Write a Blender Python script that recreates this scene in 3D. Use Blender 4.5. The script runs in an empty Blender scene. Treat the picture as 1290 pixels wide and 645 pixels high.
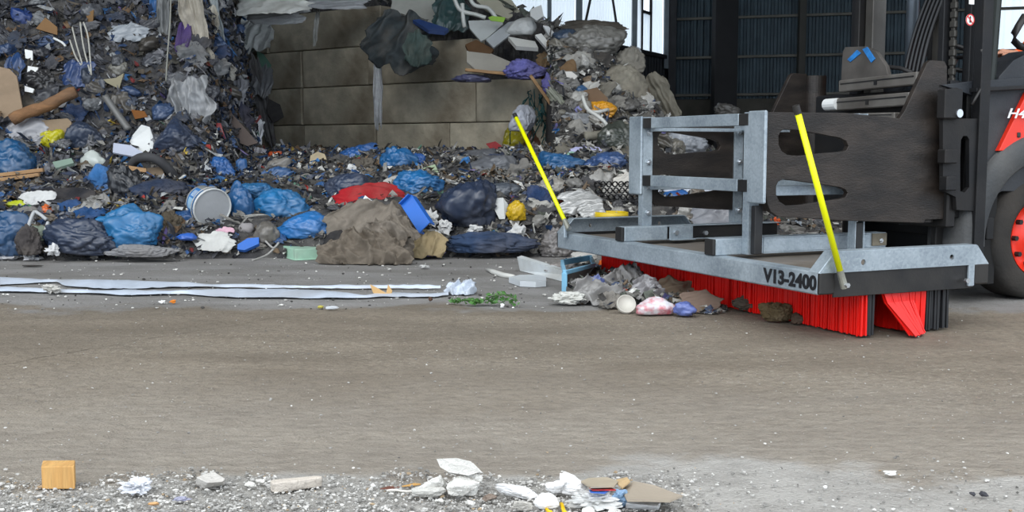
import bpy, bmesh, math, random
import numpy as np
from mathutils import Vector, Matrix
random.seed(7)
COL = bpy.context.scene.collection
# ------------------------------------------------------------ camera model
F, CX, CY, CAMH, PITCH = 1400.0, 645.0, 322.5, 0.85, math.radians(5.61)
cp, sp_ = math.cos(PITCH), math.sin(PITCH)
def ray(u, v):
    a, b = (u - CX) / F, (CY - v) / F
    return np.array([a, cp + b * sp_, -sp_ + b * cp])
def at(u, v, Y):
    d = ray(u, v); d = d / d[1]
    return np.array([0, 0, CAMH]) + d * Y
def ground(u, v, z=0.0):
    d = ray(u, v); t = (z - CAMH) / d[2]
    return np.array([0, 0, CAMH]) + d * t
def on_plane(u, v, p0, n):
    d = ray(u, v); o = np.array([0, 0, CAMH]); p0 = np.array(p0); n = np.array(n)
    return o + d * (np.dot(p0 - o, n) / np.dot(d, n))
# ------------------------------------------------------------ numpy noise
def _h(ix, iy, iz, s):
    n = (ix * 374761393 + iy * 668265263 + iz * 2147483647 + s * 1274126177) & 0xFFFFFFFF
    n = ((n ^ (n >> 13)) * 1274126177) & 0xFFFFFFFF
    n = n ^ (n >> 16)
    return (n & 0xFFFFFF) / float(0xFFFFFF)
def vn(p, s=0):
    p = np.asarray(p, float)
    i = np.floor(p).astype(np.int64); f = p - i; f = f * f * (3 - 2 * f)
    x, y, z = i[..., 0], i[..., 1], i[..., 2]; fx, fy, fz = f[..., 0], f[..., 1], f[..., 2]
    def c(a, b, d): return _h(x + a, y + b, z + d, s)
    x00 = c(0,0,0)*(1-fx)+c(1,0,0)*fx; x10 = c(0,1,0)*(1-fx)+c(1,1,0)*fx
    x01 = c(0,0,1)*(1-fx)+c(1,0,1)*fx; x11 = c(0,1,1)*(1-fx)+c(1,1,1)*fx
    return (x00*(1-fy)+x10*fy)*(1-fz)+(x01*(1-fy)+x11*fy)*fz
def fbm(p, s=0, o=4):
    p = np.asarray(p, float); r = 0; a = .5; t = 0
    for k in range(o):
        r = r + a * vn(p * (2.03 ** k) + k * 17.3, s + k); t += a; a *= .5
    return r / t
def ridge(p, s=0): return 1 - np.abs(2 * vn(p, s) - 1)
def n2(x, y, s=0, o=3): return fbm(np.stack([x, y, np.zeros_like(x)], -1), s, o)
# ------------------------------------------------------------ materials
def lin(c):
    return tuple(((x / 255) / 12.92 if x / 255 <= .04045 else ((x / 255 + .055) / 1.055) ** 2.4) for x in c) + (1.0,)
_M = {}
def NT(m): return m.node_tree.nodes, m.node_tree.links
def mat(col, rough=.6, metal=0, var=.25, scale=14, bump=.0, bscale=40, dirt=None, dirt_amt=.5, trans=0, spec=.5, stretch=None, name=None):
    key = (col, rough, metal, var, scale, bump, bscale, dirt, dirt_amt, trans, spec, stretch)
    if key in _M: return _M[key]
    m = bpy.data.materials.new(name or 'surface'); m.use_nodes = True
    n, l = NT(m); b = n['Principled BSDF']
    tc = n.new('ShaderNodeTexCoord'); vec = tc.outputs['Object']
    if stretch:
        mp = n.new('ShaderNodeMapping'); mp.inputs['Scale'].default_value = stretch; l.new(vec, mp.inputs[0]); vec = mp.outputs[0]
    nz = n.new('ShaderNodeTexNoise'); nz.inputs['Scale'].default_value = scale; nz.inputs['Detail'].default_value = 6; l.new(vec, nz.inputs['Vector'])
    rp = n.new('ShaderNodeMapRange'); rp.inputs[1].default_value = .3; rp.inputs[2].default_value = .7
    rp.inputs[3].default_value = 1 - var; rp.inputs[4].default_value = 1 + var * .6; l.new(nz.outputs[0], rp.inputs[0])
    mx = n.new('ShaderNodeVectorMath'); mx.operation = 'SCALE'; mx.inputs[0].default_value = lin(col)[:3]; l.new(rp.outputs[0], mx.inputs['Scale'])
    out = mx.outputs[0]
    if dirt:
        n3 = n.new('ShaderNodeTexNoise'); n3.inputs['Scale'].default_value = scale * .45; n3.inputs['Detail'].default_value = 5; l.new(vec, n3.inputs['Vector'])
        r3 = n.new('ShaderNodeMapRange'); r3.inputs[1].default_value = .42; r3.inputs[2].default_value = .68; r3.inputs[3].default_value = 0; r3.inputs[4].default_value = dirt_amt
        l.new(n3.outputs[0], r3.inputs[0])
        mm = n.new('ShaderNodeMix'); mm.data_type = 'RGBA'; l.new(r3.outputs[0], mm.inputs[0]); l.new(out, mm.inputs[6]); mm.inputs[7].default_value = lin(dirt); out = mm.outputs[2]
    l.new(out, b.inputs['Base Color'])
    b.inputs['Roughness'].default_value = rough; b.inputs['Metallic'].default_value = metal
    b.inputs['Specular IOR Level'].default_value = spec
    if trans: b.inputs['Transmission Weight'].default_value = trans
    if bump:
        n4 = n.new('ShaderNodeTexNoise'); n4.inputs['Scale'].default_value = bscale; n4.inputs['Detail'].default_value = 5; n4.inputs['Distortion'].default_value = .6; l.new(vec, n4.inputs['Vector'])
        bp = n.new('ShaderNodeBump'); bp.inputs['Strength'].default_value = bump; bp.inputs['Distance'].default_value = .02
        l.new(n4.outputs[0], bp.inputs['Height']); l.new(bp.outputs[0], b.inputs['Normal'])
    _M[key] = m
    return m
def film(c, r=.36):
    k = ('film', c, r)
    if k in _M: return _M[k]
    m = mat(c, r, 0, .22, 9.01, .5, 17, dirt=(104, 101, 97), dirt_amt=.30, name='plastic_film')
    n, l = NT(m); b = n['Principled BSDF']; bp = [q for q in n if q.type == 'BUMP'][0]
    tc = [q for q in n if q.type == 'TEX_COORD'][0]; z = n.new('ShaderNodeTexNoise'); z.noise_type = 'RIDGED_MULTIFRACTAL'; z.inputs['Scale'].default_value = 7; z.inputs['Detail'].default_value = 3; z.inputs['Distortion'].default_value = .8
    l.new(tc.outputs['Object'], z.inputs['Vector']); l.new(z.outputs[0], bp.inputs['Height']); bp.inputs['Distance'].default_value = .012; bp.inputs['Strength'].default_value = .6
    _M[k] = m; return m
def cloth(c): return mat(c, .9, 0, .3, 8, .3, 60, dirt=(110, 102, 92), dirt_amt=.4, name='fabric', spec=.15)
def card(c): return mat(c, .85, 0, .22, 5, .15, 30, dirt=(80, 72, 62), dirt_amt=.4, name='cardboard', spec=.2)
def paint(c, r=.4): return mat(c, r, 0, .12, 6, .05, 60, dirt=(92, 88, 80), dirt_amt=.25, name='paint')
# ------------------------------------------------------------ mesh helpers
def mk(name, verts, faces, m, parent=None, smooth=False, mats=None, midx=None):
    v = np.asarray(verts, float)
    if parent is None:
        org = np.array([(v[:, 0].min() + v[:, 0].max()) / 2, (v[:, 1].min() + v[:, 1].max()) / 2, v[:, 2].min()])
    else:
        org = np.array(wloc(parent))
    me = bpy.data.meshes.new(name)
    me.from_pydata([tuple(p) for p in (v - org)], [], [tuple(f) for f in faces])
    for mm in (mats or [m]): me.materials.append(mm)
    if midx is not None: me.polygons.foreach_set('material_index', list(midx))
    if smooth: me.polygons.foreach_set('use_smooth', [True] * len(me.polygons))
    me.update()
    o = bpy.data.objects.new(name, me); COL.objects.link(o)
    if parent is not None: o.parent = parent
    else: o.location = org
    return o
def wloc(o):
    p = Vector((0, 0, 0))
    while o is not None: p += o.location; o = o.parent
    return p
def empty(name, loc):
    o = bpy.data.objects.new(name, None); COL.objects.link(o); o.location = Vector(loc); o.empty_display_size = .1
    return o
def tag(o, label, cat, group=None, kind=None):
    o['label'] = label; o['category'] = cat
    if group: o['group'] = group
    if kind: o['kind'] = kind
    return o
class MB:
    def __init__(s): s.v = []; s.f = []; s.n = 0
    def add(s, v, f):
        v = np.asarray(v, float); s.v.append(v); s.f += [tuple(i + s.n for i in q) for q in f]; s.n += len(v); return s
    def box(s, c, ex, ey, ez, a, b, h, bev=.0):
        """box centred at c, half sizes a,b,h along unit axes"""
        v, f = BOX(bev / max(a, 1e-6), bev / max(b, 1e-6), bev / max(h, 1e-6)) if bev else (UB, UF)
        c, ex, ey, ez = map(lambda q: np.array(q, float), (c, ex, ey, ez))
        return s.add(c + v[:, :1] * ex * a + v[:, 1:2] * ey * b + v[:, 2:] * ez * h, f)
    def rod(s, p, q, r, n=10, r2=None, cap=True):
        p = np.array(p, float); q = np.array(q, float); d = q - p; L = np.linalg.norm(d); d /= L
        a = np.cross(d, [0, 0, 1.0]); 
        if np.linalg.norm(a) < 1e-3: a = np.cross(d, [0, 1.0, 0])
        a /= np.linalg.norm(a); b = np.cross(d, a); r2 = r if r2 is None else r2
        t = np.arange(n) * 2 * math.pi / n
        ring = np.cos(t)[:, None] * a + np.sin(t)[:, None] * b
        v = np.vstack([p + ring * r, q + ring * r2]); f = [(i, (i + 1) % n, n + (i + 1) % n, n + i) for i in range(n)]
        if cap: f += [tuple(range(n))[::-1], tuple(range(n, 2 * n))]
        return s.add(v, f)
    def tube(s, pts, r, n=8):
        pts = np.array(pts, float); N = len(pts); V_ = []
        for i in range(N):
            d = pts[min(i + 1, N - 1)] - pts[max(i - 1, 0)]; d /= np.linalg.norm(d) + 1e-9
            a = np.cross(d, [0.05, .03, 1.0]); a /= np.linalg.norm(a) + 1e-9; b = np.cross(d, a)
            rr = r[i] if hasattr(r, '__len__') else r
            t = np.arange(n) * 2 * math.pi / n
            V_.append(pts[i] + (np.cos(t)[:, None] * a + np.sin(t)[:, None] * b) * rr)
        f = [(k * n + i, k * n + (i + 1) % n, (k + 1) * n + (i + 1) % n, (k + 1) * n + i) for k in range(N - 1) for i in range(n)]
        f += [tuple(range(n))[::-1], tuple(range((N - 1) * n, N * n))]
        return s.add(np.vstack(V_), f)
    def make(s, name, m, parent=None, smooth=False): return mk(name, np.vstack(s.v), s.f, m, parent, smooth)
UB = np.array([(x, y, z) for x in (-1, 1) for y in (-1, 1) for z in (-1, 1)], float)
UF = [(0, 1, 3, 2), (4, 6, 7, 5), (0, 4, 5, 1), (2, 3, 7, 6), (0, 2, 6, 4), (1, 5, 7, 3)]
def BOX(a, b, c):
    """chamfered unit box"""
    a, b, c = min(a, .9), min(b, .9), min(c, .9)
    v = []; idx = {}
    for x in (-1, 1):
        for y in (-1, 1):
            for z in (-1, 1):
                for k, p in enumerate(((x, y * (1 - b), z * (1 - c)), (x * (1 - a), y, z * (1 - c)), (x * (1 - a), y * (1 - b), z))):
                    idx[(x, y, z, k)] = len(v); v.append(p)
    f = []
    for x in (-1, 1): q = [idx[(x, y, z, 0)] for y, z in ((-1, -1), (1, -1), (1, 1), (-1, 1))]; f.append(tuple(q if x > 0 else q[::-1]))
    for y in (-1, 1): q = [idx[(x, y, z, 1)] for x, z in ((-1, -1), (1, -1), (1, 1), (-1, 1))]; f.append(tuple(q[::-1] if y > 0 else q))
    for z in (-1, 1): q = [idx[(x, y, z, 2)] for x, y in ((-1, -1), (1, -1), (1, 1), (-1, 1))]; f.append(tuple(q if z > 0 else q[::-1]))
    for y in (-1, 1):
        for z in (-1, 1): f.append((idx[(-1, y, z, 1)], idx[(1, y, z, 1)], idx[(1, y, z, 2)], idx[(-1, y, z, 2)]))
    for x in (-1, 1):
        for z in (-1, 1): f.append((idx[(x, -1, z, 0)], idx[(x, 1, z, 0)], idx[(x, 1, z, 2)], idx[(x, -1, z, 2)]))
        for y in (-1, 1): f.append((idx[(x, y, -1, 0)], idx[(x, y, 1, 0)], idx[(x, y, 1, 1)], idx[(x, y, -1, 1)]))
        for y in (-1, 1):
            for z in (-1, 1): f.append((idx[(x, y, z, 0)], idx[(x, y, z, 1)], idx[(x, y, z, 2)]))
    return np.array(v), f
def plate(name, outer, holes, o, ex, ey, t, m, parent=None, bev=0.0):
    """extruded plate with holes: 2-D contours in the (ex,ey) plane at o, half thickness t"""
    cu = bpy.data.curves.new(name, 'CURVE'); cu.dimensions = '2D'; cu.fill_mode = 'BOTH'; cu.extrude = t; cu.bevel_depth = bev
    for c in [outer] + holes:
        s = cu.splines.new('POLY'); s.points.add(len(c) - 1); s.use_cyclic_u = True
        for p, q in zip(s.points, c): p.co = (q[0], q[1], 0, 1)
    ob = bpy.data.objects.new('t', cu); COL.objects.link(ob)
    me = bpy.data.meshes.new_from_object(ob.evaluated_get(bpy.context.evaluated_depsgraph_get()))
    bpy.data.objects.remove(ob); bpy.data.curves.remove(cu)
    n = np.zeros(len(me.vertices) * 3); me.vertices.foreach_get('co', n); n = n.reshape(-1, 3)
    ex, ey, o = (np.array(q, float) for q in (ex, ey, o)); ez = np.cross(ex, ey)
    v = o + n[:, :1] * ex + n[:, 1:2] * ey + n[:, 2:] * ez
    f = [tuple(p.vertices) for p in me.polygons]; bpy.data.meshes.remove(me)
    return mk(name, v, f, m, parent)
def text_mesh(name, body, o, ex, ey, size, m, parent, depth=.001, bold=0.0, sx=1.0, font_shear=0):
    cu = bpy.data.curves.new(name, 'FONT'); cu.body = body; cu.size = size; cu.extrude = depth; cu.offset = bold; cu.shear = font_shear
    ob = bpy.data.objects.new('t', cu); COL.objects.link(ob)
    me = bpy.data.meshes.new_from_object(ob.evaluated_get(bpy.context.evaluated_depsgraph_get()))
    bpy.data.objects.remove(ob); bpy.data.curves.remove(cu)
    n = np.zeros(len(me.vertices) * 3); me.vertices.foreach_get('co', n); n = n.reshape(-1, 3); n[:, 0] *= sx
    ex, ey, o = (np.array(q, float) for q in (ex, ey, o)); ez = np.cross(ex, ey)
    v = o + n[:, :1] * ex + n[:, 1:2] * ey + n[:, 2:] * ez
    f = [tuple(p.vertices) for p in me.polygons]; bpy.data.meshes.remove(me)
    return mk(name, v, f, m, parent)
# ------------------------------------------------------------ soft shapes (local: x right, y away, z up, centred)
_ico = {}
def ico(sub):
    if sub not in _ico:
        bm = bmesh.new(); bmesh.ops.create_icosphere(bm, subdivisions=sub, radius=1)
        _ico[sub] = (np.array([v.co[:] for v in bm.verts]), [tuple(v.index for v in f.verts) for f in bm.faces]); bm.free()
    return _ico[sub]
def facets(p, seed, K=30, lo=.76, m=12):
    rs = np.random.RandomState(seed); n = rs.normal(0, 1, (K, 3)); n /= np.linalg.norm(n, axis=1)[:, None]; d = rs.uniform(lo, 1.0, K)
    c = np.clip(p @ n.T, .02, None); return ((c / d) ** m).sum(1) ** (-1 / m)
def bag_shape(w, d, h, seed, sub=5, wr=1.0, neck=None):
    p, f = ico(sub); p = p.copy(); s = seed * 13
    r = facets(p, seed, int(24 + 10 * wr), .72) * (1 + .30 * (fbm(p * 1.2 + seed, s, 2) - .5))
    r = r / r.mean()
    wv = np.stack([vn(p * 1.6, s + 1), vn(p * 1.6 + 9, s + 2), vn(p * 1.6 + 5, s + 3)], -1)
    k = np.array(neck if neck is not None else (.3, -.2, 1.0), float); k /= np.linalg.norm(k); a = p @ k
    # creases running away from the tied end, plus crisp crumple lines
    t1 = np.cross(k, [.3, .9, .1]); t1 /= np.linalg.norm(t1); t2 = np.cross(k, t1); th = np.arctan2(p @ t2, p @ t1)
    q = np.stack([np.cos(th) * 2.6, np.sin(th) * 2.6, a * .8], -1) + wv * 1.3
    r -= .09 * wr * ridge(q, s + 4) ** 4
    r -= .10 * wr * ridge(p * 2.6 + wv * 2.6, s + 5) ** 6
    r += .06 * wr * ridge(p * 4.5 + wv * 3.5, s + 6) ** 5
    r -= .035 * wr * ridge(p * 9 + wv * 4, s + 7) ** 4
    if wr > 1.25: r += .10 * (wr - 1) * (fbm(p * 4 + wv, s + 8, 3) - .5) * 2
    if neck is not None: r += np.clip((a - .9) / .1, 0, 1) ** 2 * .22 - .05 * np.clip((a - .8) / .1, 0, 1) * (a < .95)
    v = p * r[:, None]
    zz = v[:, 2]; v[:, 2] = np.where(zz < -.62, -.62 + (zz + .62) * .2, zz)
    return v * np.array([w / 2, d / 2, h / 1.75]), f
def lump_shape(w, d, h, seed, sub=4):
    p, f = ico(sub); r = facets(p, seed, 16, .6, 10) * (1 + .5 * (fbm(p * 1.5 + seed, seed, 3) - .5)); r += .16 * (fbm(p * 4.5, seed + 3, 4) - .5) - .10 * ridge(p * 2.2 + seed, seed + 5) ** 6
    return p * r[:, None] * np.array([w / 2, d / 2, h / 2]), f
def crumple_shape(w, d, h, seed, sub=3, amt=.5):
    p, f = ico(sub); s = seed * 7 + 3
    r = 1 + amt * (fbm(p * 1.7 + seed, s, 3) - .5) * 2 - amt * .6 * ridge(p * 2.6 + seed, s + 9) ** 3
    r += amt * .35 * (vn(p * 7, s + 2) - .5)
    return p * r[:, None] * np.array([w / 2, d / 2, h / 2]), f
def cloth_shape(w, h, seed, depth=.1, ang=90, n=30, rag=.3, freq=2.2, th=.004, bulge=.5):
    """ragged folded sheet in the x-z plane, folds running along ang (deg from x)"""
    a, b = np.meshgrid(np.linspace(-1, 1, n), np.linspace(-1, 1, n)); s = seed * 11
    z0 = np.zeros_like(a)
    kx = 1 + rag * (fbm(np.stack([b * 2.2, z0 + (a > 0) * 3, z0], -1), s, 4) - .5) * 2
    kz = 1 + rag * (fbm(np.stack([a * 2.2, z0 + (b > 0) * 3, z0 + 7], -1), s, 4) - .5) * 2
    # rounded off corners
    rr = np.sqrt(1 - .33 * b * b), np.sqrt(1 - .33 * a * a)
    x = a * rr[0] * kx * w / 2; z = b * rr[1] * kz * h / 2
    t = math.radians(ang); c, sn = math.cos(t), math.sin(t)
    al, ac = a * c + b * sn, -a * sn + b * c
    P = np.stack([al * .7 * freq * .4, ac * freq + .35 * vn(np.stack([al * 2, ac * 2, z0], -1), s), z0], -1)
    y = -depth * (ridge(P, s + 1) ** 1.5 + .5 * ridge(P * 2.1, s + 2) + .25 * ridge(P * 4.3, s + 4))
    y += depth * .8
    y += (a * a + b * b) * bulge * depth
    x = x + .12 * w * (vn(np.stack([ac * 3, al * 3, z0 + 3], -1), s) - .5) * .6
    v = np.stack([x.ravel(), y.ravel(), z.ravel()], -1)
    f = [(j * n + i, j * n + i + 1, (j + 1) * n + i + 1, (j + 1) * n + i) for j in range(n - 1) for i in range(n - 1)]
    N = len(v); v2 = v + np.array([0, th, 0]); F2 = f + [tuple(q + N for q in t_[::-1]) for t_ in f]
    bd = [i for i in range(n)] + [j * n + n - 1 for j in range(1, n)] + [(n - 1) * n + i for i in range(n - 2, -1, -1)] + [j * n for j in range(n - 2, 0, -1)]
    F2 += [(bd[k], bd[k] + N, bd[(k + 1) % len(bd)] + N, bd[(k + 1) % len(bd)]) for k in range(len(bd))]
    return np.vstack([v, v2]), F2
def poly_board(pts, t, seed=0, bend=.0):
    """flat sheet with outline pts in x-z, thickness t, a little warped"""
    p = np.array(pts, float); n = len(p)
    w = np.ptp(p[:, 0]) + 1e-6
    y = bend * ((p[:, 0] - p[:, 0].mean()) / w * 2) ** 2
    v = np.vstack([np.stack([p[:, 0], y, p[:, 1]], -1), np.stack([p[:, 0], y + t, p[:, 1]], -1)])
    f = [tuple(range(n)), tuple(range(n, 2 * n))[::-1]] + [(i, n + i, n + (i + 1) % n, (i + 1) % n) for i in range(n)]
    return v, f
def rot(v, rx=0, ry=0, rz=0):
    M_ = np.array((Matrix.Rotation(math.radians(rz), 3, 'Z') @ Matrix.Rotation(math.radians(rx), 3, 'X') @ Matrix.Rotation(math.radians(ry), 3, 'Y')))
    return v @ M_.T
# ------------------------------------------------------------ the heaps as a height field
def sstep(x, a, b):
    t = np.clip((x - a) / (b - a), 0, 1); return t * t * (3 - 2 * t)
WA = np.array([.49, 15.3]); WE = np.array([-.797, .604]); WN = np.array([-.604, -.797])   # block wall: right end, run, front normal
def wall_front(x): return 15.3 - .758 * (x - .49)
def HGT(x, y):
    x = np.asarray(x, float); y = np.asarray(y, float)
    foot = 8.45 + .5 * (n2(x * .9, x * 0, 3) - .5) + .12 * np.clip(-x - 2, 0, 3) * -1
    foot = foot + .28 * sstep(x, -1.2, -.3)
    t = y - foot
    bank = np.interp(t, [0, .12, .5, 1.2, 2.5, 4, 9], [0, .12, .34, .52, .64, .70, .72])
    bank = bank * (1 - .55 * sstep(x, 1.6, 3.0)) * (1 - sstep(x, 3.4, 4.6))
    tl = y - (foot + 1.0)
    pl = np.interp(tl, [0, .5, 1.2, 2, 3, 4.5, 6, 9], [0, .4, 1.05, 1.95, 3.0, 4.3, 5, 5.5])
    xe = -2.62 - .25 * (y - 12) + .35 * (n2(y * 1.3, y * 0 + 4, 8) - .5)
    left = pl * sstep(xe - x, -.1, .75) + .01
    R = np.interp(x, [-4, -2.5, -1.2, -.5, .6, 1.1, 1.5, 1.8, 2.15, 2.6, 3.4, 4.5], [3.4, 3.2, 3.05, 3.0, 2.45, 2.35, 1.95, 1.6, 1.2, .8, .4, 0])
    g = np.interp(y, [10.3, 11.5, 13, 14.5, 15.6, 22, 25], [0, .16, .5, .86, 1, 1, 0])
    behind = sstep(y - wall_front(x), .25, .45)
    m = np.where(x < .5, behind, 1.0) * 1.0
    right = R * g * m
    h = np.maximum(np.maximum(bank, left), right)
    amp = np.clip(h, 0, .8)
    h = h + amp * (.42 * (n2(x * 2.2, y * 2.2, 21) - .5) + .30 * (ridge(np.stack([x * 3.5, y * 3.5, x * 0], -1), 31) - .5) * .5)
    return np.where(t < 0, -.05, h)
def hit(u, v, y0=7.0, y1=26.0):
    """first point of the heap surface seen at a pixel"""
    d = ray(u, v); d = d / d[1]; ys = np.arange(y0, y1, .02)
    P = np.array([0, 0, CAMH])[None] + d[None] * ys[:, None]
    under = P[:, 2] < np.maximum(HGT(P[:, 0], P[:, 1]), 0)
    wf = (P[:, 1] > wall_front(P[:, 0])) & (P[:, 0] < .5) & (P[:, 2] < np.interp(P[:, 0], [-2.16, -2.15, -.71, -.7], [3, 2.4, 2.4, 1.8])) & (P[:, 0] > -6)
    k = np.argmax(under | wf)
    if not (under | wf)[k]: k = int((15 - y0) / .02)
    return P[k]
def heap(name, x0, x1, y0, y1, label, step=.05):
    xs = np.arange(x0, x1 + step, step); ys = np.arange(y0, y1 + step, step)
    X, Y = np.meshgrid(xs, ys); Z = HGT(X, Y)
    Z += np.clip(Z, 0, .3) * .35 * (n2(X * 9, Y * 9, 55, 3) - .5)
    Z = np.maximum(Z, -.05)
    ny, nx = X.shape
    keep = Z > -.049
    f = []
    for j in range(ny - 1):
        for i in range(nx - 1):
            if keep[j, i] or keep[j + 1, i] or keep[j, i + 1] or keep[j + 1, i + 1]:
                xm = X[j, i]; ym = Y[j, i]
                f.append((j * nx + i, j * nx + i + 1, (j + 1) * nx + i + 1, (j + 1) * nx + i))
    used = sorted({i for q in f for i in q}); mp = {a: k for k, a in enumerate(used)}
    V_ = np.stack([X.ravel(), Y.ravel(), Z.ravel()], -1)[used]
    o = mk(name, V_, [tuple(mp[i] for i in q) for q in f], heap_mat, smooth=False)
    return tag(o, label, 'refuse', None, 'stuff')
def ramp_mat(name, cols, rough=.8, spec=.3, bump=.0):
    """each loose scrap (mesh island) has a colour of its own out of a list"""
    m = bpy.data.materials.new(name); m.use_nodes = True; n, l = NT(m); b = n['Principled BSDF']
    g = n.new('ShaderNodeNewGeometry'); r = n.new('ShaderNodeValToRGB'); r.color_ramp.interpolation = 'CONSTANT'
    el = r.color_ramp.elements; N = len(cols); tot = sum(c[1] for c in cols); a = 0
    for k, (c, w) in enumerate(cols):
        e = el[0] if k == 0 else (el[1] if k == 1 else el.new(min(a, .999)))
        e.position = a; e.color = lin(c); a += w / tot
    l.new(g.outputs['Random Per Island'], r.inputs[0])
    tc = n.new('ShaderNodeTexCoord'); nz = n.new('ShaderNodeTexNoise'); nz.inputs['Scale'].default_value = 25; l.new(tc.outputs['Object'], nz.inputs['Vector'])
    mr = n.new('ShaderNodeMapRange'); mr.inputs[1].default_value = .3; mr.inputs[2].default_value = .7; mr.inputs[3].default_value = .6; mr.inputs[4].default_value = 1.2; l.new(nz.outputs[0], mr.inputs[0])
    sc = n.new('ShaderNodeVectorMath'); sc.operation = 'SCALE'; l.new(r.outputs[0], sc.inputs[0]); l.new(mr.outputs[0], sc.inputs['Scale'])
    l.new(sc.outputs[0], b.inputs['Base Color']); b.inputs['Roughness'].default_value = rough; b.inputs['Specular IOR Level'].default_value = spec
    return m
heap_mat = mat((84, 82, 80), .95, 0, .5, 11, .8, 45, dirt=(46, 47, 52), dirt_amt=.8, name='matted_refuse', spec=.2)
heap('refuse_mound', -8.5, -2.45, 7.4, 19, 'tall dark mound of matted refuse filling the left of the hall', .06)
heap('refuse_mound', -2.45, .45, 7.8, 23, 'low bank of matted refuse in front of the concrete block wall', .06)
heap('refuse_mound', .45, 4.7, 7.8, 24, 'mound of matted refuse spilling past the right end of the block wall', .06)
# ------------------------------------------------------------ loose scraps over the heaps
def scraps(name, n, xr, yr, cols, label, size=(.03, .14), seed=0, lift=.03, cond=None, rough=.75, long=.25):
    rs = np.random.RandomState(seed); V_ = []; Fc = []; N = 0; made = 0
    while made < n:
        X = rs.uniform(*xr, n); Y = rs.uniform(*yr, n); Z = HGT(X, Y)
        e = .06; gx = (HGT(X + e, Y) - HGT(X - e, Y)) / (2 * e); gy = (HGT(X, Y + e) - HGT(X, Y - e)) / (2 * e)
        area = np.sqrt(1 + np.clip(gx, -5, 5) ** 2 + np.clip(gy, -5, 5) ** 2)
        ok = (Z > .015) & (rs.rand(n) < area / 3.0)
        ok &= ~((X < .5) & (Y > wall_front(X) - .12) & (Y < wall_front(X) + .5))
        # only what can be seen from in front
        u = 645 + 1400 * X / Y
        ok &= (u > -60) & (u < 1360)
        if cond is not None: ok &= cond(X, Y, Z)
        for x, y, z, a, b in zip(X[ok], Y[ok], Z[ok], gx[ok], gy[ok]):
            nrm = np.array([-a, -b, 1.0]); nrm /= np.linalg.norm(nrm); nrm = nrm + rs.normal(0, .55, 3); nrm /= np.linalg.norm(nrm)
            t1 = np.cross(nrm, rs.normal(0, 1, 3)); t1 /= np.linalg.norm(t1) + 1e-9; t2 = np.cross(nrm, t1)
            s = rs.uniform(*size) * (y / 10) ** .5; L = s * (rs.uniform(2, 3.6) if rs.rand() < long else rs.uniform(.7, 1.5)); W = s * (.3 if L > 2 * s else rs.uniform(.5, 1.2))
            k = rs.rand()
            gp = np.array([(i, j) for j in (-1, 0, 1) for i in (-1, 0, 1)], float) + rs.normal(0, .22, (9, 2))
            hh = rs.normal(0, .20, 9) * s
            c = np.array([x, y, z]) + nrm * lift * rs.rand()
            pv = c + gp[:, :1] * t1 * L / 2 + gp[:, 1:] * t2 * W / 2 + hh[:, None] * nrm
            V_.append(pv); Fc += [(N + j * 3 + i, N + j * 3 + i + 1, N + j * 3 + i + 4, N + j * 3 + i + 3) for j in (0, 1) for i in (0, 1)]
            N += 9; made += 1
            if made >= n: break
    o = mk(name, np.vstack(V_), Fc, ramp_mat(name, cols, rough))
    return tag(o, label, 'refuse', None, 'stuff')
DARK = [((50, 52, 58), 5), ((66, 66, 70), 5), ((42, 50, 66), 4), ((82, 82, 86), 5), ((44, 62, 92), 2.6), ((86, 78, 68), 3), ((104, 104, 108), 4), ((44, 84, 126), 1.0), ((128, 128, 130), 2.4), ((150, 152, 152), 1.0), ((100, 80, 60), 1.2), ((176, 178, 180), .45), ((72, 70, 64), 3), ((110, 46, 46), .3), ((98, 86, 134), .25)]
MID = [((70, 70, 70), 4), ((88, 86, 82), 5), ((108, 105, 100), 5), ((52, 60, 76), 3), ((50, 50, 54), 3), ((130, 127, 121), 4), ((52, 82, 126), 1.8), ((160, 158, 152), 2.4), ((200, 199, 193), 1.4), ((112, 94, 74), 2), ((58, 112, 166), .7), ((150, 52, 46), .3), ((180, 156, 70), .25), ((84, 116, 98), .35), ((120, 108, 148), .25)]
PALE = [((80, 78, 76), 4), ((100, 98, 94), 5), ((128, 126, 121), 5), ((152, 150, 144), 3.5), ((184, 182, 176), 2), ((62, 64, 68), 4), ((74, 84, 106), 1.2), ((118, 102, 84), 2), ((210, 209, 203), .9), ((84, 88, 80), 2), ((144, 66, 48), .2), ((112, 108, 158), .4)]
scraps('loose_refuse', 14000, (-7.5, -2.3), (8.2, 15), DARK, 'dark torn scraps of film and rag covering the tall left mound', (.018, .075), 1, .05)
scraps('loose_refuse', 9500, (-4.6, .6), (8.1, 15), MID, 'mixed scraps of paper, film and rag strewn over the low bank', (.015, .062), 2, .05, cond=lambda X, Y, Z: Z < 1.1)
scraps('loose_refuse', 11000, (-.2, 4.4), (8.1, 18), PALE, 'pale grey and brown scraps covering the mound right of the block wall', (.018, .085), 3, .06)
scraps('loose_refuse', 2500, (-4.3, .6), (15.3, 20), PALE, 'scraps of film and board lying on the mound behind the block wall top', (.03, .15), 4, .08, cond=lambda X, Y, Z: Y > wall_front(X) + .4)
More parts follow.
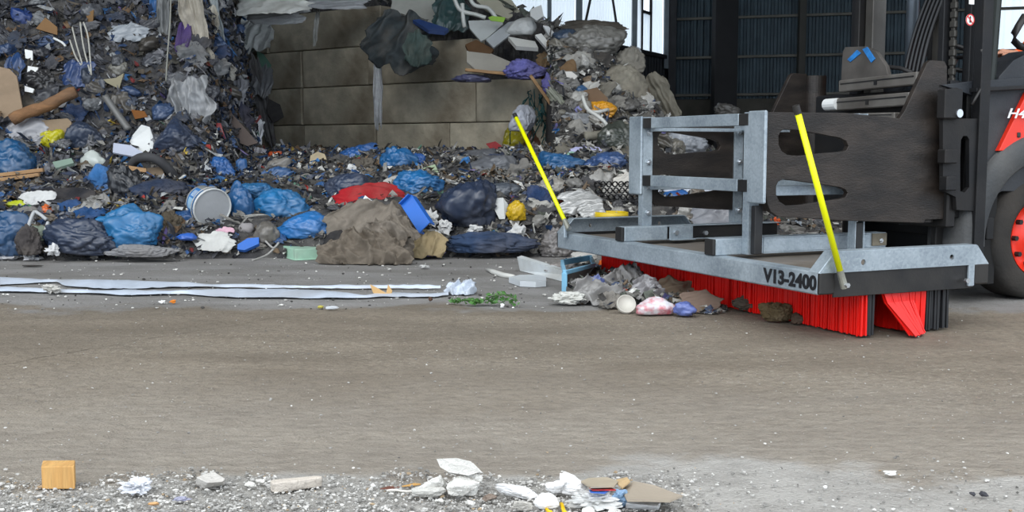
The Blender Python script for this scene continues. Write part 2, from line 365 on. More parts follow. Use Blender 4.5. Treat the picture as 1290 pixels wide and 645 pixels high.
# ------------------------------------------------------------ ground
_c0, _c1 = ground(0, 458), ground(280, 412); CRK = ((_c1[1] - _c0[1]) / (_c1[0] - _c0[0]), 0); CRK = (CRK[0], _c0[1] - CRK[0] * _c0[0])
def ground_mat():
    m = bpy.data.materials.new('dusty_asphalt'); m.use_nodes = True; n, l = NT(m); b = n['Principled BSDF']
    tc = n.new('ShaderNodeTexCoord'); geo = n.new('ShaderNodeNewGeometry'); P = geo.outputs['Position']
    sx = n.new('ShaderNodeSeparateXYZ'); l.new(P, sx.inputs[0])
    def noise(sc, det=6, vec=None, dist=0, rough=.55):
        q = n.new('ShaderNodeTexNoise'); q.inputs['Scale'].default_value = sc; q.inputs['Detail'].default_value = det; q.inputs['Distortion'].default_value = dist; q.inputs['Roughness'].default_value = rough
        l.new(vec or P, q.inputs['Vector']); return q.outputs[0]
    def mr(x, a, b_, c, d):
        q = n.new('ShaderNodeMapRange'); q.interpolation_type = 'SMOOTHSTEP'
        for i, k in enumerate((a, b_, c, d)): q.inputs[i + 1].default_value = k
        l.new(x, q.inputs[0]); return q.outputs[0]
    def math_(op, a, b_):
        q = n.new('ShaderNodeMath'); q.operation = op
        for i, k in enumerate((a, b_)):
            if isinstance(k, (int, float)): q.inputs[i].default_value = k
            else: l.new(k, q.inputs[i])
        return q.outputs[0]
    def mixc(f, a, b_):
        q = n.new('ShaderNodeMix'); q.data_type = 'RGBA'
        if isinstance(f, (int, float)): q.inputs[0].default_value = f
        else: l.new(f, q.inputs[0])
        for i, k in ((6, a), (7, b_)):
            if isinstance(k, tuple): q.inputs[i].default_value = lin(k)
            else: l.new(k, q.inputs[i])
        return q.outputs[2]
    st = n.new('ShaderNodeMapping'); st.inputs['Scale'].default_value = (.45, 1.3, 1); l.new(P, st.inputs[0]); SV = st.outputs[0]
    wob = mr(noise(1.3, 5), .3, .7, -.22, .22)
    wob2 = mr(noise(7, 4), .3, .7, -.05, .05)
    Y = math_('ADD', math_('ADD', sx.outputs[1], wob), wob2)
    base = mixc(mr(noise(2.2, 6, SV), .35, .65, 0, 1), (122, 112, 99), (137, 127, 113))
    base = mixc(mr(noise(30, 5), .4, .75, 0, .6), base, (98, 90, 80))
    base = mixc(mr(noise(5, 6), .5, .75, 0, .5), base, (108, 99, 88))
    base = mixc(mr(noise(160, 3), .6, .7, 0, .5), base, (70, 64, 56))
    base = mixc(mr(noise(90, 3, None, .5), .62, .78, 0, .55), base, (186, 180, 170))
    # worn pits where pale aggregate shows
    base = mixc(math_('MULTIPLY', mr(noise(55, 4, None, 1.2), .58, .66, 0, .7), mr(noise(1.1, 3, SV), .42, .6, 0, 1)), base, (172, 165, 152))
    far = mixc(mr(noise(3, 6, SV), .35, .65, 0, 1), (146, 144, 142), (128, 126, 123))
    far = mixc(mr(noise(60, 4), .6, .75, 0, .5), far, (160, 158, 156))
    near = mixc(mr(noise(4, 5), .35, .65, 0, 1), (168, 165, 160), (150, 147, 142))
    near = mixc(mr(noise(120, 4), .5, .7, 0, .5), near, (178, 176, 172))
    c = mixc(mr(Y, 5.75, 5.95, 0, 1), base, far)
    c = mixc(mr(Y, 4.6, 2.9, 0, .55), c, mixc(mr(noise(26, 6, SV), .35, .65, 0, 1), (158, 152, 143), (140, 134, 126)))  # light falloff painted in: lane fades lighter toward the camera
    # the grey margin near the camera
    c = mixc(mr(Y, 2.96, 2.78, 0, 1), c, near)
    # patchy darker tone from mid-lane outwards
    c = mixc(math_('MULTIPLY', mr(noise(1.6, 5, SV), .4, .6, 0, .22), mr(Y, 4.0, 4.9, 0, 1)), c, (92, 86, 78))
    # hairline crack
    wv = math_('MULTIPLY', math_('SUBTRACT', noise(3.0, 5), .5), .28)
    ln = math_('ADD', math_('SUBTRACT', sx.outputs[1], math_('MULTIPLY', sx.outputs[0], CRK[0])), math_('SUBTRACT', wv, CRK[1]))
    crack = math_('MULTIPLY', math_('MULTIPLY', mr(math_('ABSOLUTE', ln, 0.0), .0, .022, .55, 0), mr(sx.outputs[0], -.9, -1.3, 0, 1)), mr(noise(14, 2), .4, .55, .2, 1))
    c = mixc(crack, c, (58, 52, 45))
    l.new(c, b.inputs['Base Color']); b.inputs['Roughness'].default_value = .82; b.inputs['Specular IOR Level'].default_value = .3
    bp = n.new('ShaderNodeBump'); bp.inputs['Strength'].default_value = 1.0; bp.inputs['Distance'].default_value = .02
    hsum = math_('ADD', math_('MULTIPLY', noise(22, 6, None, .4), .8), math_('MULTIPLY', noise(110, 3), .35))
    l.new(hsum, bp.inputs['Height']); l.new(bp.outputs[0], b.inputs['Normal'])
    return m
def grid_ground():
    xs = np.concatenate([[-26, -14], np.linspace(-7, 7, 141), [14, 24]]); ys = np.concatenate([[-14, -5, 0], np.linspace(2, 9.5, 101), [14, 24, 41]])
    X, Y = np.meshgrid(xs, ys); Z = .022 * (n2(X * .5, Y * 1.2, 77, 3) - .5) * sstep(Y, 2.2, 3) * (1 - sstep(Y, 4.4, 6))
    ny, nx = X.shape
    V_ = np.stack([X.ravel(), Y.ravel(), Z.ravel() - .004], -1)
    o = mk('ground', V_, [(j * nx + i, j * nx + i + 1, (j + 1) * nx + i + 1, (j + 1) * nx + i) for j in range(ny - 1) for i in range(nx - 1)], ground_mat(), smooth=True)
    o['kind'] = 'structure'
grid_ground()
# ------------------------------------------------------------ gravel: stones too many to count
def gravel(name, n, pick, size, cols, label, seed):
    rs = np.random.RandomState(seed); p0, f0 = ico(1); V_ = []; Fc = []; N = 0
    for k in range(n):
        x, y = pick(rs); s = size[0] * (size[1] / size[0]) ** (rs.rand() ** 2.2)
        v = p0 * (1 + rs.normal(0, .22, (len(p0), 1))) * np.array([s * rs.uniform(.7, 1.4), s * rs.uniform(.7, 1.4), s * .6])
        a = rs.rand() * 6.28; c, sn = math.cos(a), math.sin(a)
        v = np.stack([v[:, 0] * c - v[:, 1] * sn, v[:, 0] * sn + v[:, 1] * c, v[:, 2]], -1) + np.array([x, y, s * .35])
        V_.append(v); Fc += [tuple(i + N for i in q) for q in f0]; N += len(v)
    o = mk(name, np.vstack(V_), Fc, ramp_mat(name, cols, .85, .2)); tag(o, label, 'gravel', None, 'stuff')
STONE = [((154, 152, 148), 5), ((172, 170, 166), 6), ((190, 188, 184), 5), ((134, 132, 128), 4), ((214, 212, 207), 2.5), ((108, 106, 102), 1.2), ((170, 150, 124), .6)]
def pick_near(rs):
    while True:
        u = rs.uniform(-20, 900); v = 588 + 70 * rs.rand() ** .75
        lim = 597 + 7 * math.sin(u * .02) + 5 * math.sin(u * .071)
        if u > 820 and rs.rand() < (u - 820) / 80: continue
        if v < lim and rs.rand() < .93: continue
        g = ground(u, v); return g[0], g[1]
gravel('gravel', 9500, pick_near, (.0015, .0062), STONE, 'loose grey gravel along the near edge of the concrete', 11)
def pick_right(rs):
    u = rs.uniform(850, 1300); v = 590 + 60 * rs.rand(); g = ground(u, v); return g[0], g[1]
gravel('gravel', 450, pick_right, (.0015, .005), STONE, 'sparse grit on the bare concrete right of the gravel', 12)
def pick_far(rs):
    u = rs.uniform(-10, 720); v = 318 + 72 * rs.rand() ** 1.0; g = ground(u, v); return g[0], g[1]
gravel('crumbs', 650, pick_far, (.003, .011), [((200, 198, 192), 3), ((150, 148, 144), 3), ((70, 68, 66), 3), ((230, 228, 222), 2)], 'scattered white and dark crumbs in front of the refuse bank', 13)
def pick_lane(rs):
    u = rs.uniform(-10, 1300); v = 392 + 200 * rs.rand(); g = ground(u, v); return g[0], g[1]
gravel('grit', 900, pick_lane, (.0015, .0045), STONE, 'fine grit over the brown drive lane', 14)
# ------------------------------------------------------------ hall
def struct(name, mb, m): o = mb.make(name, m); o['kind'] = 'structure'; return o
def sheet_mat(col, scale, var=.2, rough=.6):
    return mat(col, rough, .2, var, 3, .05, 20, name='sheeting', stretch=(1, 1, .25))
def corr(p, q, z0, z1, pitch=.25, amp=.04):
    """corrugated sheet between plan points p and q"""
    p = np.array(p, float); q = np.array(q, float); L = np.linalg.norm(q - p); e = (q - p) / L; nn = np.array([e[1], -e[0]])
    n = int(L / pitch); V_ = []
    for k in range(n):
        for s, o in ((0, 0), (.38, 0), (.5, amp), (.88, amp)):
            c = p + e * (k + s) * pitch + nn * o; V_.append(c)
    V_.append(q)
    V_ = np.array(V_); N = len(V_)
    v = np.vstack([np.column_stack([V_, np.full(N, z0)]), np.column_stack([V_, np.full(N, z1)])])
    return v, [(i, i + 1, N + i + 1, N + i) for i in range(N - 1)]
E0 = np.array([4.9, 34.7])                       # inner corner of the hall
SD = np.array([-1.73, -3.4]); SD = SD / np.linalg.norm(SD)   # window side runs towards the viewer, left
BD = np.array([1, -.30]); BD = BD / np.linalg.norm(BD)        # far wall runs right
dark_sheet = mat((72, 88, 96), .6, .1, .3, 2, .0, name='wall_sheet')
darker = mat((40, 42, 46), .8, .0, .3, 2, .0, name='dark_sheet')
steel_dark = mat((46, 46, 48), .7, .2, .3, 3, .1, name='dark_steel')
conc_dark = mat((86, 82, 74), .9, 0, .3, 2, .2, name='old_concrete')
def glow_mat():
    m = bpy.data.materials.new('translucent_polycarbonate'); m.use_nodes = True; n, l = NT(m); out = n['Material Output']; n.remove(n['Principled BSDF'])
    t = n.new('ShaderNodeBsdfTranslucent'); t.inputs[0].default_value = (.80, .86, .90, 1); d = n.new('ShaderNodeBsdfDiffuse'); d.inputs[0].default_value = (.6, .65, .7, 1)
    g = n.new('ShaderNodeNewGeometry'); w = n.new('ShaderNodeTexNoise'); w.inputs['Scale'].default_value = .8; l.new(g.outputs['Position'], w.inputs['Vector'])
    r = n.new('ShaderNodeMapRange'); r.inputs[3].default_value = .10; r.inputs[4].default_value = .35; l.new(w.outputs[0], r.inputs[0])
    mx = n.new('ShaderNodeMixShader'); l.new(r.outputs[0], mx.inputs[0]); l.new(t.outputs[0], mx.inputs[1]); l.new(d.outputs[0], mx.inputs[2]); l.new(mx.outputs[0], out.inputs[0])
    return m
GLOW = glow_mat()
S1 = E0 + SD * 12.3
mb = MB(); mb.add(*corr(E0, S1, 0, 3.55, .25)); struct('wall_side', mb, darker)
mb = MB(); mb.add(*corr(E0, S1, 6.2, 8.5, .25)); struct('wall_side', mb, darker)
SN = np.array([-SD[1], SD[0]])
def s_of(u):       # where the ray of pixel column u meets the window side
    k = (u - CX) / F; return (E0[0] - k * E0[1]) / (k * SD[1] - SD[0])
def colm(name, c, a, b, z0, z1, m, rz=0):
    mb = MB(); ca, sa = math.cos(rz), math.sin(rz)
    mb.box((c[0], c[1], (z0 + z1) / 2), (ca, sa, 0), (-sa, ca, 0), (0, 0, 1), a, b, (z1 - z0) / 2, .01); return struct(name, mb, m)
wins = [(640, 690), (692, 723), (732, 793), (799, 832)]
rzs = math.atan2(SD[1], SD[0])
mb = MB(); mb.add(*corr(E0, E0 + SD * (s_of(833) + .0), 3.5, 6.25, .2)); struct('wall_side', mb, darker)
for k, (a, b) in enumerate(wins):
    mb = MB(); sa, sb = s_of(b), s_of(a)
    if k == 3:     # this one has a small opening pane
        s1, s2 = s_of(817), s_of(806)
        mb.add(*corr(E0 + SD * sa, E0 + SD * s1, 3.6, 6.2, .2, .03)); mb.add(*corr(E0 + SD * s2, E0 + SD * sb, 3.6, 6.2, .2, .03))
        mb.add(*corr(E0 + SD * s1, E0 + SD * s2, 3.6, 4.75, .2, .03)); mb.add(*corr(E0 + SD * s1, E0 + SD * s2, 5.4, 6.2, .2, .03))
    else: mb.add(*corr(E0 + SD * sa, E0 + SD * sb, 3.6, 6.2, .2, .03))
    w = struct('window_%d' % (k + 1), mb, GLOW)
    if k == 3:
        fm = MB()
        for s in (s1, s2):
            c = E0 + SD * s; fm.box((c[0], c[1], 4.9), (1, 0, 0), (0, 1, 0), (0, 0, 1), .04, .05, 1.3, .005)
        for z in (4.72, 5.43):
            c = E0 + SD * (s1 + s2) / 2; fm.box((c[0], c[1], z), (SD[0], SD[1], 0), (SN[0], SN[1], 0), (0, 0, 1), abs(s2 - s1) / 2, .05, .04, .005)
        fm.make('window_frame', steel_dark, w)
        om = MB(); c = E0 + SD * (s1 + s2) / 2 - SN * .25; om.box((c[0], c[1], 5.08), (SD[0], SD[1], 0), (SN[0], SN[1], 0), (0, 0, 1), abs(s2 - s1) / 2 - .03, .02, .3, .005)
        om.make('open_pane', mat((150, 140, 110), .5, 0, .6, 4, name='view_outside'), w)
for k, (a, b) in enumerate([(690, 692), (723, 732), (793, 799), (833, 838)]):
    c = E0 + SD * (s_of(a) + s_of(b)) / 2 - np.array([0, .15]); hw = abs(s_of(a) - s_of(b)) * .5 * .5
    colm('trim_%d' % (k + 1), c, .04 + hw * .35, .12, 3.2, 6.3, mat((96, 104, 108), .6, .2, .2, 3, name='grey_steel'))
mb = MB(); c = E0 + SD * 6.1 - np.array([0, .1]); mb.box((c[0], c[1], 3.55), (SD[0], SD[1], 0), (SN[0], SN[1], 0), (0, 0, 1), 6.1, .1, .06, .01); struct('trim_5', mb, steel_dark)
for k, (u0, v0, u1, v1) in enumerate([(752, 0, 738, 26), (766, 0, 781, 60)]):
    d0, d1 = E0 + SD * s_of(u0), E0 + SD * s_of(u1)
    mb = MB(); mb.rod(at(u0, v0 - 40, d0[1] - .5), at(u1, v1, d1[1] - .5), .035, 8); tag(mb.make('brace_rod', steel_dark), ['thin dark brace rod leaning left across the bright windows', 'thin dark brace rod leaning right across the bright windows'][k], 'brace')
# far wall: sheets between rails, concrete foot, columns
B1 = E0 + BD * 18
def b_at(u, back=.3):
    k = (u - CX) / F; s = (k * E0[1] - E0[0]) / (BD[0] - k * BD[1]); return E0 + BD * s - np.array([0, back])
BW = b_at(1238, 0); BV = b_at(1312, 0)
mb = MB(); mb.add(*corr(E0, BW, 2.3, 8.5, .2, .06)); mb.add(*corr(BV, B1, 2.3, 8.5, .2, .06)); mb.add(*corr(BW, BV, 2.3, 3.6, .2, .06)); mb.add(*corr(BW, BV, 6.4, 8.5, .2, .06)); struct('wall_back', mb, dark_sheet)
mb = MB(); c = E0 + BD * 9; mb.box((c[0], c[1], 1.15), (BD[0], BD[1], 0), (-BD[1], BD[0], 0), (0, 0, 1), 9, .15, 1.15, .02); struct('trim_6', mb, conc_dark)
for k, z in enumerate((2.42, 3.55, 4.72, 5.9)):
    mb = MB(); c = E0 + BD * 9 - np.array([0, .22]); mb.box((c[0], c[1], z), (BD[0], BD[1], 0), (-BD[1], BD[0], 0), (0, 0, 1), 9, .05, .04, .01)
    struct('trim_%d' % (7 + k), mb, mat((112, 108, 98), .6, .2, .2, 3, name='rail'))
def b_at(u, back=.3):
    k = (u - CX) / F; s = (k * E0[1] - E0[0]) / (BD[0] - k * BD[1]); return E0 + BD * s - np.array([0, back])
colm('column', b_at(900, 1.2), .33, .3, 0, 8.5, mat((38, 37, 38), .8, 0, .3, 1.5, .1, name='column_steel'))
colm('column', b_at(1001, .35), .10, .12, 2.3, 8.5, mat((74, 72, 66), .7, .1, .2, 2, name='post_steel'))
colm('column', E0 + SD * .35 + np.array([.1, -.3]), .12, .1, 0, 8.5, steel_dark)
# bright panels of the far wall seen through the forklift's cab
mb = MB(); mb.add(*corr(BW, BV, 3.6, 6.4, .4, .03)); struct('window_5', mb, GLOW)
# right wall, left wall, back, roof: the shell that shades the hall
shell = mat((70, 72, 76), .85, 0, .2, 1, name='shell')
mb = MB(); R0 = B1; mb.add(*corr(R0, (R0[0] + 1, 6.0), 0, 8.5, .5, .06)); struct('wall_right', mb, shell)
mb = MB(); mb.add(*corr((-13, 6.0), (-13, 22.5), 0, 8.5, .5, .06)); struct('wall_left', mb, shell)
mb = MB(); mb.add(*corr((-13, 22.5), S1, 0, 8.5, .5, .06)); struct('wall_back', mb, shell)
cpol = [(-13.2, 6.4), (R0[0] + 1, 6.4), (R0[0], R0[1] + .2), (E0[0], E0[1] + .2), (S1[0], S1[1]), (-13.2, 22.5)]
mb = MB(); mb.add([(x, y, z) for z in (8.5, 8.7) for x, y in cpol], [tuple(range(6)), tuple(range(6, 12))[::-1]] + [(i, (i + 1) % 6, 6 + (i + 1) % 6, 6 + i) for i in range(6)]); struct('ceiling', mb, shell)
for k in range(2):
    mb = MB(); mb.box(((R0[0] - 13) / 2, 8 + 7 * k, 8.15), (1, 0, 0), (0, 1, 0), (0, 0, 1), (R0[0] + 13) / 2, .12, .3); struct('beam', mb, steel_dark)
# ------------------------------------------------------------ stacked concrete blocks
def blk_mat():
    m = mat((202, 193, 172), .92, 0, .4, 2.6, .6, 14, dirt=(118, 108, 92), dirt_amt=.9, name='stained_concrete', spec=.2)
    return m
BLK = blk_mat()
def s_wall(u):
    k = (u - CX) / F; return (.49 - 15.3 * k) / (.797 + .604 * k)
courses = [[695, 600, 505, 410, 322, 250], [698, 650, 567, 475, 385, 310, 240], [696, 600, 481, 383, 310, 240], [585, 465, 383, 310, 240], [470, 342, 250]]
cn = ['bottom', 'second', 'third', 'fourth', 'top']
for r, us in enumerate(courses):
    for k in range(len(us) - 1):
        s0, s1 = s_wall(us[k]) + .012, s_wall(us[k + 1]) - .012
        if k == 0: s0 -= .05 * r
        j = random.uniform(-.015, .015)
        c = WA + WE * (s0 + s1) / 2 - WN * (.3 + j)
        bm = bmesh.new()
        bmesh.ops.create_cube(bm, size=1)
        bmesh.ops.scale(bm, vec=((s1 - s0), .6, .588), verts=bm.verts)
        bmesh.ops.bevel(bm, geom=bm.edges[:], offset=.012, segments=1, affect='EDGES')
        bmesh.ops.subdivide_edges(bm, edges=[e for e in bm.edges if e.calc_length() > .25], cuts=6, use_grid_fill=True)
        v = np.array([q.co[:] for q in bm.verts]); f = [tuple(q.index for q in g.verts) for g in bm.faces]; bm.free()
        #v = v + (fbm(v * 3.1 + r * 5 + k * 3, 9, 3)[:, None] - .5) * .03 * np.sign(v) * (np.abs(v) > .2)
        W = np.array([[WE[0], WE[1], 0], [-WN[0], -WN[1], 0], [0, 0, 1]])
        P = v @ W + np.array([c[0], c[1], .3 + .6 * r])
        o = mk('concrete_block', P, f, BLK)
        tag(o, 'weathered grey concrete block in the %s course of the stacked wall' % cn[r], 'concrete block', 'concrete blocks in the %s course of the wall' % cn[r])
# ------------------------------------------------------------ frame of the sweeper / forklift: w along the side beam, l along the long beam
C0 = np.array([1.327, 4.763]); SV_ = np.array([.911, .412, 0]); LV_ = np.array([-.412, .911, 0]); ZV = np.array([0, 0, 1.0])
def W(w, l, z): return np.array([C0[0], C0[1], 0]) + SV_ * w + LV_ * l + ZV * z
def wbox(mb, w0, w1, l0, l1, z0, z1, bev=.004):
    return mb.box(W((w0 + w1) / 2, (l0 + l1) / 2, (z0 + z1) / 2), SV_, LV_, ZV, abs(w1 - w0) / 2, abs(l1 - l0) / 2, abs(z1 - z0) / 2, bev)
def galv():
    m = bpy.data.materials.new('galvanised_steel'); m.use_nodes = True; n, l = NT(m); b = n['Principled BSDF']
    tc = n.new('ShaderNodeTexCoord'); v = n.new('ShaderNodeTexVoronoi'); v.inputs['Scale'].default_value = 90; l.new(tc.outputs['Object'], v.inputs['Vector'])
    nz = n.new('ShaderNodeTexNoise'); nz.inputs['Scale'].default_value = 5; nz.inputs['Detail'].default_value = 5; l.new(tc.outputs['Object'], nz.inputs['Vector'])
    s = n.new('ShaderNodeSeparateColor'); l.new(v.outputs['Color'], s.inputs[0])
    ad = n.new('ShaderNodeMath'); ad.operation = 'MULTIPLY_ADD'; l.new(s.outputs[0], ad.inputs[0]); ad.inputs[1].default_value = .18; l.new(nz.outputs[0], ad.inputs[2])
    r = n.new('ShaderNodeValToRGB'); e = r.color_ramp.elements; e[0].position = .25; e[0].color = lin((118, 130, 140)); e[1].position = .95; e[1].color = lin((186, 197, 204)); l.new(ad.outputs[0], r.inputs[0])
    l.new(r.outputs[0], b.inputs['Base Color']); b.inputs['Metallic'].default_value = .45
    rr = n.new('ShaderNodeMapRange'); rr.inputs[3].default_value = .38; rr.inputs[4].default_value = .6; l.new(nz.outputs[0], rr.inputs[0]); l.new(rr.outputs[0], b.inputs['Roughness'])
    return m
GALV = galv()
BLKP = mat((20, 20, 22), .5, 0, .2, 10, .05, 60, dirt=(70, 66, 60), dirt_amt=.3, name='black_rubber')
REDB = mat((235, 22, 12), .45, 0, .12, 6, 0, name='red_bristle')
BLKB = mat((34, 35, 38), .55, 0, .2, 8, 0, name='black_bristle')
YEL = mat((232, 236, 0), .4, 0, .05, 4, 0, name='yellow_pole')
BOLT = mat((200, 204, 208), .3, .9, .1, 30, 0, name='zinc_bolt')
br = empty('sweeper_attachment', W(.5, 1.25, 0))
tag(br, 'galvanised broom attachment with red and black bristles under the forklift clamp', 'sweeping broom')
LEN, WID = 2.53, .993
for nm, w0 in (('front_beam', 0), ('rear_beam', WID - .085)):
    mb = MB(); wbox(mb, w0, w0 + .085, .012, LEN - .012, .21, .31, .006); o = mb.make(nm, GALV, br)
    for l0, l1 in ((-.004, .02), (LEN - .02, LEN + .004)):
        mb = MB(); wbox(mb, w0 + .001, w0 + .084, l0, l1, .212, .308, .006); c = mb.make('end_cap', BLKP, br); c['label'] = 'black plastic end cap'
# open, bent left end of the front beam: lettering
text_mesh('lettering', 'V13-2400', W(-.0025, .385, .232), -LV_, ZV, .086, mat((14, 16, 22), .5, 0, 0, 5), br, .0012, .0032, 1.09)['label'] = 'black lettering V13-2400'
# side plates: bent channels with chamfered ends
def side_plate(l0, outward):
    th = .004
    cont = [(0.0, .305), (.085, .395), (WID - .075, .395), (WID, .305)]
    p = plate('side_plate', cont, [[(.24 + .013 * math.cos(a), .345 + .013 * math.sin(a)) for a in np.arange(0, 6.28, .5)], [(.76 + .013 * math.cos(a), .345 + .013 * math.sin(a)) for a in np.arange(0, 6.28, .5)]], W(0, l0, 0), SV_, ZV, th, GALV, br)
    mb = MB(); s = 1 if outward < 0 else -1
    def fl(a, b):
        a, b = np.array(a), np.array(b); d = b - a; L = np.linalg.norm(d); d /= L
        ex = SV_ * d[0] + ZV * d[1]; ez = np.cross(ex, LV_)
        c = W((a[0] + b[0]) / 2, l0 + s * .035, (a[1] + b[1]) / 2)
        mb.box(c, ex, LV_, ez, L / 2, .035, .003, .002)
    fl(cont[0], cont[1]); fl(cont[1], cont[2]); fl(cont[2], cont[3])
    mb.make('flange', GALV, p)
    mb = MB(); wbox(mb, .088, WID - .088, l0 - .005 + s * .012, l0 + .005 + s * .012, .195, .306, .002); q = mb.make('side_skirt', BLKP, br); q['label'] = 'black rubber side skirt'
mb = MB(); wbox(mb, WID - .125, WID - .088, -.002, .012, .205, .306, .003); mb.make('corner_bracket', GALV, br)
mb = MB(); mb.rod(W(WID - .15, -.008, .235), W(WID - .15, -.022, .235), .012, 6); mb.make('bolt', BOLT, br)
side_plate(.004, -1); side_plate(LEN - .004, 1)
# deck and brush rails
mb = MB(); wbox(mb, .085, WID - .085, .06, LEN - .06, .285, .292, .001); mb.make('deck', mat((120, 112, 104), .6, .2, .3, 6, .1, dirt=(90, 80, 66), dirt_amt=.7), br)
mb = MB()
for w in np.arange(.285, .83, .075): wbox(mb, w - .02, w + .02, .06, LEN - .06, .225, .284, .002)
mb.make('brush_rail', BLKP, br)
# cross tubes sitting on the beams
for l0, nm in ((.79, 'cross_tube'), (1.69, 'cross_tube')):
    mb = MB(); wbox(mb, .012, .30, l0, l0 + .08, .311, .395, .005)
    wbox(mb, .30, 1.10, l0, l0 + .08, .389, .395, .001); wbox(mb, .30, 1.10, l0 + .074, l0 + .08, .311, .389, .001); wbox(mb, .30, 1.10, l0, l0 + .08, .311, .317, .001)
    if l0 < 1: wbox(mb, .30, 1.10, l0, l0 + .006, .318, .388, .001)
    t = mb.make(nm, GALV, br)
    mb = MB(); wbox(mb, -.006, .012, l0 + .001, l0 + .079, .313, .393, .004); mb.make('end_cap', BLKP, t)['label'] = 'black plastic end cap'
    if l0 > 1:
        mb = MB(); wbox(mb, .31, 1.09, l0 + .012, l0 + .07, .32, .386, .002); mb.make('channel_shade_fill', BLKP, t)  # black filler paints the shade inside the open channel
        mb = MB(); wbox(mb, .30, .46, l0 - .02, l0 - .014, .315, .39, .002); wbox(mb, .30, .46, l0 - .05, l0 - .014, .312, .318, .001); mb.make('bracket', GALV, t)
        bb = MB(); bb.rod(W(.34, l0 - .02, .355), W(.34, l0 - .034, .355), .014, 6); bb.make('bolt', BOLT, t); bb = MB(); bb.rod(W(.56, l0 + .01, .345), W(.56, l0 - .01, .345), .014, 6); bb.make('bolt', BOLT, t)
    else:
        for w in (.27, .88, 1.06):
            bb = MB(); bb.rod(W(w, l0, .352), W(w, l0 - .012, .352), .013, 6); bb.rod(W(w, l0 - .012, .352), W(w, l0 - .02, .352), .007, 8); bb.make('bolt', BOLT, t)
        mb = MB(); wbox(mb, 1.0, 1.10, l0 - .008, l0, .325, .392, .002); mb.make('lock_plate', mat((120, 112, 96), .5, .4, .3, 20), t)
# posts, bumpers, rails
PW = {'n': (.74, .60), 'f': (1.75, 1.89)}
for side, (l0, l1) in PW.items():
    for k, w in enumerate((.165, .80)):
        t = 1 if l1 > l0 else -1
        mb = MB(); z0 = .315 if t < 0 else .395
        # C profile: front web thin strip and a bolted face towards the camera
        wbox(mb, w, w + .006, *((l0 + .002, l0 + .05) if t > 0 or k == 0 else (l0 - .05, l0)), z0, 1.02, .001)
        wbox(mb, w, w + .062, l0, l0 + .006, z0, 1.02, .001)
        if k: wbox(mb, w + .056, w + .062, min(l0, l0 + t * .05), max(l0, l0 + t * .05), z0, 1.02, .001)
        p = mb.make('post', GALV, br)
        for z in (.47, .62, .76, .93):
            bb = MB(); bb.rod(W(w + .034, l0, z), W(w + .034, l0 - .012, z), .017, 6); bb.rod(W(w + .034, l0 - .012, z), W(w + .034, l0 - .024, z), .009, 8); bb.make('bolt', BOLT, p)
        if k == 0:
            mb = MB(); a, b = min(l0, l1), max(l0, l1); wbox(mb, w - .016, w + .002, a - (0 if t > 0 else 0), b, .575, 1.025, .006); q = mb.make('bumper', GALV, br); q['label'] = 'broad galvanised stop plate'
        if t < 0:
            mb = MB(); wbox(mb, w + .008, w + .055, l0 - .045, l0 - .01, z0 + .005, .56 if k == 0 else .46, .003); mb.make('rubber_pad', BLKP, p)
for z0, z1 in ((.955, 1.015), (.626, .688)):
    mb = MB(); wbox(mb, .158, .215, .83, 1.66, z0, z1, .003); r = mb.make('rail', GALV, br)
    for a, b in ((.75, .83), (1.66, 1.75)):
        mb = MB(); wbox(mb, .159, .214, a, b, z0 + .001, z1 - .001, .003); mb.make('end_block', BLKP, r)['label'] = 'black end block'
    mb = MB(); wbox(mb, .80, .85, .80, 1.70, z0 - .01, z0 + .035, .003); mb.make('rear_rail', GALV, br)
for l0, w1 in ((.75, .85), (1.69, 1.16)):
    for z in (.938, .605):
        mb = MB(); wbox(mb, .20, w1, l0, l0 + .04, z, z + .020 if z > .9 else z + .05, .002); mb.make('tie_bar', GALV, br)
# bristle rows
def bristles(name, w, l0, l1, m, th=.03, pitch=.0085, z1=.285, lean=None, seed=0, zb=.0):
    rs = np.random.RandomState(seed); mb = MB(); l = l0
    while l < l1:
        for k in range(3):
            ww = w - th / 2 + th * (k + .5) / 3 + rs.normal(0, .0015); dl = rs.normal(0, .0018); dw = rs.normal(0, .003); zz = zb + .002 + rs.rand() * .007
            a, b = W(ww, l + dl, z1), W(ww + dw, l + dl * 2.2, zz)
            if lean is not None: b = b + lean((l - l0) / (l1 - l0), ww)
            c = (a + b) / 2; d = a - b; L = np.linalg.norm(d); d /= L; ex = np.cross(LV_, d); ex /= np.linalg.norm(ex); ey = np.cross(d, ex)
            mb.box(c, ex, ey, d, th / 7.5, pitch * rs.uniform(.30, .46), L / 2)
        l += pitch * rs.uniform(.9, 1.1)
    return mb.make(name, m, br)
bristles('bristle_row', .291, .05, 1.02, REDB, .03, seed=1)
bristles('bristle_row', .291, 1.05, LEN - .08, REDB, .03, seed=2)
bristles('bristle_row', .331, .05, LEN - .08, BLKB, .045, .018, seed=3)['label'] = 'black bristle row'
for k, w in enumerate((.46, .52, .585, .64)):
    bristles('bristle_row', w, .9 if k < 2 else .055, LEN - .08, REDB, .055, .02, seed=5 + k)
for k, w in enumerate((.70, .745, .79)):
    bristles('bristle_row', w, .07, LEN - .08, BLKB, .042, .022, seed=15 + k)['label'] = 'black bristle row'
